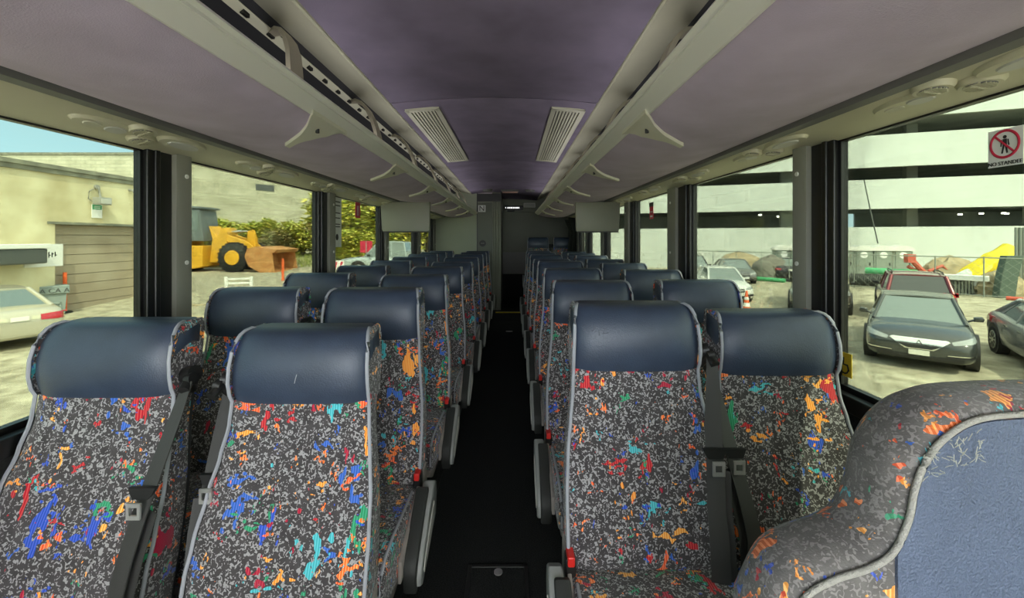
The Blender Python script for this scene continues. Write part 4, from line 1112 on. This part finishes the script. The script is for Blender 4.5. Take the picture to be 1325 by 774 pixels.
# ------------------------------------------------------------------ wheel loader
M['cat_y'] = mat('loader_yellow', (.78,.42,.03), .45, var=.15, vscale=2)
M['rust'] = mat('rusty_bucket', (.42,.17,.05), .8, col2=(.60,.32,.12), vscale=2.5, detail=8)
M['cabgrey'] = mat('cab_grey', (.16,.19,.20), .5)
LDs = .0481
lx = (303-663)*26/F
ld = empty('wheel_loader', (lx, 27, H-(352-309)*26/F), label='yellow wheel loader with rusty orange bucket facing right, through the second left window', cat='loader')
def lp(px, py): return ((px-303)*LDs, (352-py)*LDs)
for (wx, nm) in ((0, 'f'), (-4.0, 'r')):
    for s in (-1, 1):
        y0, y1 = s*.72, s*1.22
        tr_ = MB().tube([(wx, y0, .90), (wx, y0+s*.06, .90), (wx, y1-s*.06, .90), (wx, y1, .90)], [.80, .90, .90, .80], 32)
        for k in range(22):
            an = 2*PI*k/22
            c0 = Vector((wx+math.cos(an)*.91, (y0+y1)/2, .90+math.sin(an)*.91)); t_ = Vector((-math.sin(an), 0, math.cos(an))); n_ = Vector((math.cos(an), 0, math.sin(an)))
            tr_.loft([[c0 + t_*u + n_*v + Vector((0, yy, 0)) for u, v in ((-.06,-.05),(.06,-.05),(.05,.045),(-.05,.045))] for yy in (-.23, .23)])
        wo = tr_.build('wheel', 'tire', ld, 40)
        MB().tube([(wx, y1-.02*s, .90), (wx, y1+.03*s, .90), (wx, y1+.01*s, .90)], [.47, .44, .36], 28).tube([(wx, y1, .9), (wx, y1+.05*s, .9)], [.22, .18], 20).build('hub', 'cat_y', wo, 40)
def pr(pts, y0, y1): return MB().prism([lp(*p) for p in pts], 'y', y0, y1)
pr([(228,318),(262,318),(262,345),(250,348),(228,345)], -1.0, 1.0).build('rear_frame', 'cat_y', ld, 0, bevel=.04)
pr([(150,300),(232,298),(236,318),(236,345),(150,345)], -.9, .9).build('engine_hood', 'cat_y', ld, 0, bevel=.08)
pr([(263,292),(268,310),(264,340),(280,341),(286,330),(287,300),(284,294),(278,297),(274,306)], -.55, .55).build('front_frame', 'cat_y', ld, 0, bevel=.03)
cb = pr([(232,268),(254,270),(260,312),(232,312)], -.75, .75).build('cab', 'cabgrey', ld, 0, bevel=.03)
pr([(234,272),(252,273),(255,298),(234,298)], -.77, .77).build('cab_windows', 'carglass', cb, 0)
pr([(228,265),(258,267),(258,270),(228,268)], -.85, .85).build('cab_roof', 'cabgrey', cb, 0, bevel=.03)
for s in (-1, 1):
    pr([(281,300),(290,305),(312,312),(326,325),(334,340),(326,342),(316,326),(300,318),(282,311)], s*.42-.08, s*.42+.08).build('lift_arm', 'cat_y', ld, 0, bevel=.03)
pr([(309,299),(315,297),(319,308),(320,325),(312,320),(308,310)], -.14, .14).build('tilt_link', 'cat_y', ld, 0, bevel=.02)
a, c = lp(281, 301), lp(309, 299)
hy = MB().cyl((a[0],-.05,a[1]),(c[0]-.4,-.05,c[1]),.09,14).cyl((c[0]-.4,-.05,c[1]),(c[0],-.05,c[1]),.05,12).build('tilt_cylinder', 'chrome', ld, 40)
bk = MB(); sh = [(324,322),(335,319),(362,323),(358,327),(337,326),(331,332),(334,344),(343,349),(361,352),(361,354),(340,352),(326,344),(321,332)]
bk.prism([lp(*p) for p in sh], 'y', -1.35, 1.35)
bko = bk.build('bucket', 'rust', ld, 30)
pr([(326,324),(337,321),(356,325),(360,352),(340,350),(328,342)], -1.37, -1.33).build('bucket_side', 'rust', bko, 0)
pr([(326,324),(337,321),(356,325),(360,352),(340,350),(328,342)], 1.33, 1.37).build('bucket_side', 'rust', bko, 0)

# ------------------------------------------------------------------ small things in the lots
M['orange'] = mat('safety_orange', (.80,.13,.03), .6)
M['bin'] = mat('grey_bin_plastic', (.27,.32,.31), .6)
M['greyfence'] = mat('galvanised', (.28,.30,.26), .5, metal=.3)
def gpos(px, d_): x = (px-663)*d_/F; return (x, d_, gz(x, d_))
e = empty('trash_bin', gpos(69, 14.6), math.atan2(14.6, -16)-PI/2+.1, 'grey wheeled trash bin with dark scrawled letters before the yellow wall', 'trash bin')
MB().loft([[(x*s_, y*s_, z) for x, y in ((-.30,-.28),(.30,-.28),(.30,.28),(-.30,.28))] for z, s_ in ((.05,.86),(.80,1.0),(.98,1.05))]).build('body', 'bin', e, 0, bevel=.02)
MB().box(-.36,.36,-.34,.36,.98,1.05).box(-.36,.36,-.35,-.30,.78,.98).build('lid', 'bin', e, 0, bevel=.02)
for x in (-.2, .2): MB().cyl((x-.03,.28,.10),(x+.03,.28,.10),.10,16).build('wheel', 'tire', e, 40)
MB().box(-.16,.16,-.30,-.262,.42,.48).box(-.16,-.12,-.30,-.255,.12,.48).box(.12,.16,-.30,-.255,.12,.48).build('ribs', 'bin', e, 0)
text('scrawl', 'A CA A', .22, 'ink', e, basis((0,-.354,.88),(1,0,0),(0,0,1)))
def post(label, px, d_, h, r=.055, nm='delineator_post', base=True):
    e = empty(nm, gpos(px, d_), 0, label, 'post')
    MB().cyl((0,0,.05),(0,0,h),r,14).build('post', 'orange', e, 40)
    MB().cyl((0,0,0),(0,0,.06),.22 if base else .08,18,.18 if base else .07).build('base', 'orange' if not base else 'tire', e, 40)
post('tall orange delineator post beside the grey trash bin', 84, 15.0, 1.45)
post('orange post between the loader bucket and the third left headrest', 366, 22, 1.15, .06, base=False)
e = empty('traffic_cone', gpos(966, 15.0), 0, 'orange traffic cone with white bands beside the white sedan', 'cone')
cn = MB().cyl((0,0,.03),(0,0,.92),.16,20,.03).build('cone', 'orange', e, 40)
MB().box(-.2,.2,-.2,.2,0,.04).build('base', 'orange', e, 0, bevel=.01)
MB().cyl((0,0,.36),(0,0,.50),.1135,20,.0935).build('band', 'white', cn, 40); MB().cyl((0,0,.60),(0,0,.70),.079,20,.0645).build('band', 'white', cn, 40)
# white slatted barrier
x, y, z = gpos(309, 16.5)
e = empty('slatted_barrier', (x, y, z), .25, 'white slatted panel standing in front of the loader, behind the second left headrest', 'barrier')
zt = H-(358-309)*16.5/F - z
for x in (-.44, .44): MB().box(x-.05, x+.05, -.04, .04, 0, zt).build('post', 'white', e, 0, bevel=.01)
for k in range(5): MB().box(-.42, .42, -.015, .015, zt-.12-k*.17, zt-.05-k*.17).build('slat', 'white', e, 0)
# red barrier sign in third left window
e = empty('red_post_sign', gpos(474, 27), 0, 'small red sign on a post before the bushes above the pickup hood', 'sign')
z1_ = H-(312-309)*27/F - e.location.z
MB().cyl((0,0,0),(0,0,z1_),.04,8).build('post', 'conduit', e, 40)
MB().box(-.38,.38,-.03,.0,z1_-.75,z1_).build('plate', 'signred', e, 0)
e = empty('vehicle_stand_in', gpos(431, 19), 0, 'low white board with red stripes standing in for a vehicle left of the pickup', 'vehicle_stand_in')  # striped board put in place of another vehicle
z1_ = H-(337-309)*19/F - e.location.z
brd = MB().box(-.5,.5,-.02,.02,z1_-.38,z1_).build('board', 'white', e, 0)
st_ = MB()
for k in range(4): x = -.45+k*.25; st_.add([(x,-.024,z1_-.34),(x+.1,-.024,z1_-.34),(x+.16,-.024,z1_-.06),(x+.06,-.024,z1_-.06)], [(0,1,2,3)])
st_.build('stripes', 'signred', brd, 0)
for x in (-.4,.4): MB().tube([(x,-.3,0),(x,0,z1_-.2)],.03,6).tube([(x,.3,0),(x,0,z1_-.2)],.03,6).build('leg', 'white', e, 0)
# planks on the ground left
M['plank'] = mat('pale_timber', (.50,.42,.28), .8)
for k, (px, d_, a, l) in enumerate(((262, 16.2, .25, 2.6), (300, 14.5, .15, 3.0), (262, 13.3, -.3, 2.0))):
    p = gpos(px, d_); o = MB().box(-l/2, l/2, -.09, .09, 0, .05).build('timber_plank', 'plank', None, 0); o.location = p; o.rotation_euler = (0,0,a)
    tag(o, 'pale timber plank lying on the left lot, %s of the three' % ['farthest', 'middle', 'nearest'][k], 'plank', 'planks on the ground')

# parking structure
Dw = Vector((-2.9, 1)).normalized(); P0 = Vector((33.0, 34.0)); Nw = Vector((Dw.y, -Dw.x))
if Nw.y < 0: Nw = -Nw            # pointing away from the camera
pk = empty('parking_garage', (P0.x, P0.y, GZ), label='pale concrete parking garage with long dark open decks filling the right windows', cat='building')
def seg(mb, s0, s1, n0, n1, z0_, z1_):   # s along the facade (positive leftwards and away), n depth
    pts = [Dw*s + Nw*n for s, n in ((s0,n0),(s1,n0),(s1,n1),(s0,n1))]
    return mb.loft([[(p.x, p.y, z-GZ) for p in pts] for z in (z0_, z1_)])
S0, S1 = -60, 36
wall = MB()
lev = [(GZ-.3, H+.98), (H+2.5, H+4.95), (H+5.98, H+8.65), (H+10.0, H+12.6), (H+14.0, H+16.5)]
for z0_, z1_ in lev: seg(wall, S0, S1, 0, .3, z0_, z1_)
wall.build('parapets', 'concrete', pk, 0)
dk = MB()
for z0_ in (H-.2, H+2.9, H+6.5, H+10.3): seg(dk, S0, S1, .3, 16, z0_, z0_+.35)
dk.build('decks', 'deckdark', pk, 0)
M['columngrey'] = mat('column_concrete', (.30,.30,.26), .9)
bw = MB()
for i, ((a0, a1), (b0, b1)) in enumerate(zip(lev, lev[1:])):
    if i == 0:
        seg(bw, S0, -1.6, 15.7, 16, a1-1, b0+1); seg(bw, 4.6, S1, 15.7, 16, a1-1, b0+1)
    else: seg(bw, S0, S1, 15.7, 16, a1-1, b0+1)
bw.build('rear_wall', 'deckdark', pk, 0)
for s_ in range(-56, 36, 9):
    c_ = MB(); seg(c_, s_+.0, s_+(1.6 if s_ % 2 else .8), 4.2, 4.9, GZ, H+14); c_.build('column', 'deckdark' if s_ % 2 else 'columngrey', pk, 0)
lm = MB()
M['decklamp'] = mat('lit_deck_lamp', (.9,.9,.8), .5, emit=(1,.97,.85), estr=10)
for s_, n_, z_ in ((-7.5,6,H+2.2),(-9.6,7,H+2.25),(-5.5,5,H+2.1),(-11,9,H+2.3),(8.5,5,H+2.15),(6.0,6,H+2.0),(10.3,4,H+2.3)):
    l1 = MB(); seg(l1, s_, s_+.22, n_, n_+.2, z_, z_+.12); l1.build('deck_lamp', 'decklamp', pk, 0)
seg(MB(), 0,1,0,1,0,1)
tag(pk, None, None)
# portable toilets
M['toilet'] = mat('grey_green_plastic', (.24,.28,.24), .6, var=.05, vscale=2)
M['toiletroof'] = mat('white_plastic_roof', (.72,.72,.68), .5)
proto = None
TP = [(1012, 31.0), (1032, 30.5), (1064, 30.0), (1089, 29.6), (1113, 29.3), (1138, 29.0), (1163, 28.7)]
for i, (px, d_) in enumerate(TP):
    if proto is None:
        e = empty('portable_toilet'); proto = e
        MB().box(-.58,.58,-.58,.58,0,.14).build('base', 'toilet', e, 0)
        cab = MB().loft([[(x*s_,y*s_,z) for x,y in ((-.56,-.56),(.56,-.56),(.56,.56),(-.56,.56))] for z, s_ in ((.14,1),(2.0,.94))]).build('cabin', 'toilet', e, 0, bevel=.02)
        dr_ = MB().box(-.42,.42,-.575,-.54,.2,1.93).build('door', 'toilet', e, 0, bevel=.01)
        MB().cyl((0,-.585,1.66),(0,-.57,1.66),.22,20).build('white_badge', 'white', dr_, 0)
        MB().box(.30,.36,-.60,-.57,.95,1.15).build('handle', 'ink', dr_, 0)
        rf = MB(); rf.prism([(-.62,1.95),(-.62,2.08),(-.45,2.22),(-.2,2.30),(0,2.32),(.2,2.30),(.45,2.22),(.62,2.08),(.62,1.95)], 'y', -.62, .62); rf.build('roof', 'toiletroof', e, 30)
    else: e = copy_tree(proto)
    x = (px-663)*d_/F; e.location = (x, d_, GZ+.02); e.rotation_euler = (0, 0, -.33)
    e.scale = (1.0,)*3
    lab = ['portable toilet left of the right window pillar, leftmost of the row', 'portable toilet just left of the right window pillar', 'portable toilet mostly hidden behind the right window pillar', 'portable toilet at the pillar edge of the big right window',
           'second grey portable toilet of those in the big right window', 'third grey portable toilet of those in the big right window', 'rightmost grey portable toilet, nearest the red debris']
    tag(e, lab[i] + ', white domed roof', 'portable toilet', 'portable toilets by the fence')
# chain-link fence
M['mesh_wire'] = mat('fence_wire', (.34,.36,.32), .5, metal=.3)
f0 = Vector(((870-663)*33/F, 33.)); f1 = Vector(((1345-663)*18.5/F, 18.5))
fe = empty('chain_link_fence', (f0.x, f0.y, GZ), label='chain-link fence on metal posts in front of the parking garage', cat='fence')
n = 11; dv = (f1-f0)
wire = MB()
for k in range(n+1):
    p = dv*(k/n); MB().cyl((p.x, p.y, 0), (p.x, p.y, 1.95), .028, 8).build('post', 'greyfence', fe, 40)
MB().cyl((0,0,1.9),(dv.x,dv.y,1.9),.03,6).build('top_rail', 'greyfence', fe, 40)
MB().cyl((0,0,.1),(dv.x,dv.y,.1),.02,6).build('bottom_rail', 'greyfence', fe, 40)
ln = dv.length; u = dv.normalized(); step = .36
k = -1.8
while k < ln:
    for sg in (1, -1):
        a0 = max(0, k); a1 = min(ln, k+1.8)
        if a1 <= a0: continue
        za = (a0-k) if sg > 0 else 1.8-(a0-k); zb_ = (a1-k) if sg > 0 else 1.8-(a1-k)
        pa, pb = u*a0, u*a1
        wire.tube([(pa.x, pa.y, .08+za), (pb.x, pb.y, .08+zb_)], .004, 3, caps=False)
    k += step
wire.build('wire_mesh', 'mesh_wire', fe, 0)
def fpos(px, off=0.):        # a point at the fence line for an image column, pushed back by off
    t_ = (px-663)/F; s_ = (f0.x - t_*f0.y)/(t_*dv.y - dv.x); p = f0 + dv*s_; nn = Vector((u.y*-1, u.x)); 
    if nn.y < 0: nn = -nn
    return p + nn*off
# pipes, debris behind the fence
M['pipegreen'] = mat('green_pipe', (.10,.45,.20), .5); M['pipeblack'] = mat('corrugated_black_pipe', (.05,.055,.05), .6)
a = fpos(1112, 1.2); c = fpos(1180, 1.2); o = MB().cyl((a.x,a.y,GZ+.95),(c.x,c.y,GZ+.95),.18,16).build('green_pipe', 'pipegreen', None, 40); tag(o, 'bright green pipe lying on black pipes before the portable toilets', 'pipe')
a = fpos(1092, 1.2); c = fpos(1178, 1.2); mb = MB(); pts = [Vector((a.x,a.y,GZ+.40)).lerp(Vector((c.x,c.y,GZ+.40)), k/60) for k in range(61)]
mb.tube(pts, [.37 if k % 2 else .33 for k in range(61)], 16); tag(mb.build('corrugated_pipe', 'pipeblack', None, 40), 'thick black corrugated pipe under the green pipe', 'pipe')
a = fpos(1212, .5); c = fpos(1278, .5); dd2 = (c-a).normalized(); nn2 = Vector((-dd2.y, dd2.x))*.3
mb = MB().loft([[(p.x, p.y, z) for p in (a-nn2, c-nn2, c+nn2, a+nn2)] for z in (GZ+.75, GZ+1.0)]); tag(mb.build('white_beam', 'white', None, 0, bevel=.03), 'long white beam lying behind the fence', 'beam')
a = fpos(1235, 1.0); e = empty('drain_grate', (a.x, a.y, GZ), 0, 'dark ribbed block under the white beam behind the fence', 'block')
mb = MB().box(-.5,.5,-.3,.3,0,.72).build('block', 'pipeblack', e, 0)
mb = MB()
for k in range(6): mb.box(-.5+.17*k,-.42+.17*k,-.33,-.3,.05,.68)
mb.build('ribs', 'greyfence', e, 0)
M['tarp'] = mat('yellow_tarp', (.85,.66,.02), .5); M['dirt'] = mat('dirt_pile', (.36,.29,.18), .95, bump=.8, bscale=8, var=.25, vscale=3); M['redmetal'] = mat('red_painted_metal', (.55,.10,.06), .5)
def heap(name, px, off, w, hgt, m, label, cat, seed, lean=0.):
    c_ = fpos(px, off); r = random.Random(seed); mb = MB(); rings = []; n = 22
    for i in range(9):
        t_ = i/8; rr = (1-t_**2.6)**.6*w/2 + .02
        rings.append([(c_.x + lean*t_ + (rr*math.cos(2*PI*k/n))*(1+r.uniform(-.16,.16)), c_.y + rr*.6*math.sin(2*PI*k/n)*(1+r.uniform(-.1,.1)), GZ - .05 + hgt*t_*(1+r.uniform(-.05,.05))) for k in range(n)])
    mb.loft(rings); return tag(mb.build(name, m, None, 25), label, cat)
heap('dirt_pile', 1215, 3.0, 3.2, 1.9, 'dirt', 'brown dirt pile behind the fence between the red metal and the yellow tarp', 'dirt pile', 1)
heap('rubble_pile', 1243, 2.0, 1.6, 1.25, 'concrete', 'small pile of pale rubble left of the yellow tarp', 'rubble', 2)
heap('rubble_pile', 1288, 2.2, 2.4, 1.3, 'dirt', 'low brown rubble pile right of the yellow tarp', 'rubble', 6)
c_ = fpos(1270, 2.9); mb = MB(); r = random.Random(4); rings = []
prof_t = [(-1.3,.75,.85),(-.9,.85,1.35),(-.4,.95,1.75),(.1,1.1,2.0),(.6,1.2,2.35),(1.0,1.15,2.55),(1.25,1.0,2.35),(1.35,.9,1.5)]
for xx, zl, zh in prof_t:
    m_ = (zl+zh)/2; hh = (zh-zl)/2
    rings.append([(c_.x + xx*1.0, c_.y + math.cos(a_)*.55*(1+r.uniform(-.25,.25)), GZ + m_ + math.sin(a_)*hh*(1+r.uniform(-.2,.2))) for a_ in [2*PI*k/12 for k in range(12)]])
tag(mb.loft(rings).build('yellow_tarp', 'tarp', None, 20), 'bright yellow tarp draped over debris behind the fence', 'tarp')
heap('tarp_heap', 1262, 2.3, 2.0, 1.2, 'concrete', 'pale debris heap underneath the yellow tarp', 'debris', 9)
c_ = fpos(1190, 1.6); e = empty('red_machine_part', (c_.x, c_.y, GZ), -.3, 'jumbled red metal machine arm behind the fence right of the toilets', 'machine part')
MB().tube([(-.7,0,1.75),(-.3,0,1.2),(.1,0,.75),(.5,0,.35)], .14, 8).tube([(-.75,.1,1.3),(-.2,.1,.9),(.6,.1,.8)], .10, 8).tube([(.1,0,1.05),(.7,0,1.35),(.9,0,1.1),(.6,0,.8)], .08, 8).box(-.9,-.55,-.2,.2,1.5,1.95).build('arm', 'redmetal', e, 30)
# poles at right, dark sheet, red pipe
for k, px in enumerate((1309, 1315, 1320)):
    p = fpos(px, 2.5); o = MB().cyl((p.x,p.y,GZ),(p.x,p.y,H+.55),.07,10).build('scaffold_pole', 'greyfence', None, 40); tag(o, 'tall grey metal pole at the right edge, %s of the three' % ['left', 'middle', 'right'][k], 'pole', 'grey poles at the right edge')
p = fpos(1299, .75); M['sheet'] = mat('dark_green_sheet', (.07,.10,.08), .7)
o = MB().loft([[(p.x+x, p.y+y, GZ+z) for x, y in ((-.35+sx,-.15),(.45+sx,-.15),(.45+sx,.15),(-.35+sx,.15))] for z, sx in ((0,-.15),(1.0,0),(2.0,.25))]).build('covered_stack', 'sheet', None, 0, bevel=.03); tag(o, 'dark green covered upright stack at the fence beside the grey poles', 'stack')
a = fpos(1303, -.4); c = fpos(1325, -.4); o = MB().cyl((a.x,a.y,GZ+.1),(c.x,c.y,GZ+.1),.09,12).build('red_pipe', 'redmetal', None, 40); tag(o, 'short red pipe on the ground at the right end of the fence', 'pipe')
# green net strip
a = fpos(960, -.2); c = fpos(1018, -.2); o = MB().cyl((a.x,a.y,GZ+.15),(c.x,c.y,GZ+.15),.13,10).build('green_hose', 'pipegreen', None, 40); tag(o, 'green tube on the ground along the fence between the grey and black sedans', 'hose')
heap('dirt_pile', 938, 2.2, 3.6, 1.9, 'dirt', 'sandy pile behind the fence above the grey sedan', 'dirt pile', 21)
M['netgrey'] = mat('grey_cover', (.20,.19,.16), .9, var=.2, vscale=3)
heap('covered_pile', 988, 1.2, 2.6, 1.75, 'netgrey', 'grey covered pile between the grey sedan and the portable toilets', 'pile', 22)
# cable on the garage wall
a = at(1118, 233, 32.0); c = at(1136, 315, 29.5); o = MB().tube([a, (a+c)/2+Vector((0,0,-.1)), c], .04, 5).build('hanging_cable', 'pipeblack', None, 40); tag(o, 'thin dark cable hanging down the garage wall to the toilets', 'cable')

# ------------------------------------------------------------------ light
w = bpy.data.worlds.new('world'); SC.world = w; w.use_nodes = True
nt = w.node_tree; bg = nt.nodes['Background']
SUN_EL, SUN_AZ = math.radians(50), math.radians(22)    # azimuth measured from straight behind the camera toward the right
sdir = Vector((math.sin(SUN_AZ)*math.cos(SUN_EL), -math.cos(SUN_AZ)*math.cos(SUN_EL), math.sin(SUN_EL)))
N_, L_n = nt.nodes, nt.links
tc = N_.new('ShaderNodeTexCoord')
sxyz = N_.new('ShaderNodeSeparateXYZ'); L_n.new(tc.outputs['Generated'], sxyz.inputs[0])
el = N_.new('ShaderNodeValToRGB'); L_n.new(sxyz.outputs[2], el.inputs[0])            # horizon to zenith
er = el.color_ramp.elements; er[0].position = 0.; er[0].color = (.80, 1.08, 1.30, 1); er[1].position = .75; er[1].color = (.16, .32, .60, 1)
e_ = el.color_ramp.elements.new(.18); e_.color = (.55, .92, 1.30, 1)
dt_ = N_.new('ShaderNodeVectorMath'); dt_.operation = 'DOT_PRODUCT'; dt_.inputs[1].default_value = tuple(sdir); L_n.new(tc.outputs['Generated'], dt_.inputs[0])
gr = N_.new('ShaderNodeMapRange'); gr.inputs[1].default_value = .0; gr.inputs[2].default_value = 1.; gr.inputs[3].default_value = 0.; gr.inputs[4].default_value = 1.; gr.interpolation_type = 'SMOOTHSTEP'
L_n.new(dt_.outputs['Value'], gr.inputs[0])
nzc = N_.new('ShaderNodeTexNoise'); nzc.inputs['Scale'].default_value = 3.; nzc.inputs['Detail'].default_value = 6
mpc = N_.new('ShaderNodeMapping'); mpc.inputs['Scale'].default_value = (1, 1, 5); L_n.new(tc.outputs['Generated'], mpc.inputs[0]); L_n.new(mpc.outputs[0], nzc.inputs['Vector'])
cl = N_.new('ShaderNodeValToRGB'); cl.color_ramp.elements[0].position = .5; cl.color_ramp.elements[1].position = .8; cl.color_ramp.elements[1].color = (.4,.4,.4,1); L_n.new(nzc.outputs['Fac'], cl.inputs[0])
mc = N_.new('ShaderNodeMixRGB'); mc.inputs[2].default_value = (.72, .80, .80, 1); L_n.new(cl.outputs[0], mc.inputs[0]); L_n.new(el.outputs[0], mc.inputs[1])
mh = N_.new('ShaderNodeMixRGB'); mh.inputs[2].default_value = (2.3, 2.35, 2.3, 1); L_n.new(gr.outputs[0], mh.inputs[0]); L_n.new(mc.outputs[0], mh.inputs[1])
L_n.new(mh.outputs[0], bg.inputs[0]); bg.inputs[1].default_value = 1.
sl = bpy.data.lights.new('sun', 'SUN'); sl.energy = 3.5; sl.angle = .01; sl.color = (1, .96, .86)
so = bpy.data.objects.new('sun', sl); COL.objects.link(so); so.rotation_euler = (-sdir).to_track_quat('-Z', 'Y').to_euler()

cam = bpy.data.cameras.new('camera'); co = bpy.data.objects.new('camera', cam); COL.objects.link(co)
co.location = (0, 0, H); co.rotation_euler = (PI/2, 0, 0)
cam.sensor_width = 36; cam.lens = F/1325*36; cam.shift_x = (662.5-663)/1325; cam.shift_y = -(387-309)/1325; cam.clip_start = .02; cam.clip_end = 500
SC.camera = co
vs_ = SC.view_settings; vs_.view_transform = 'Standard'; vs_.look = 'None'; vs_.exposure = 2.22; vs_.gamma = 1; vs_.use_curve_mapping = False
SC.cycles.max_bounces = 10; SC.cycles.transparent_max_bounces = 16; SC.cycles.diffuse_bounces = 6
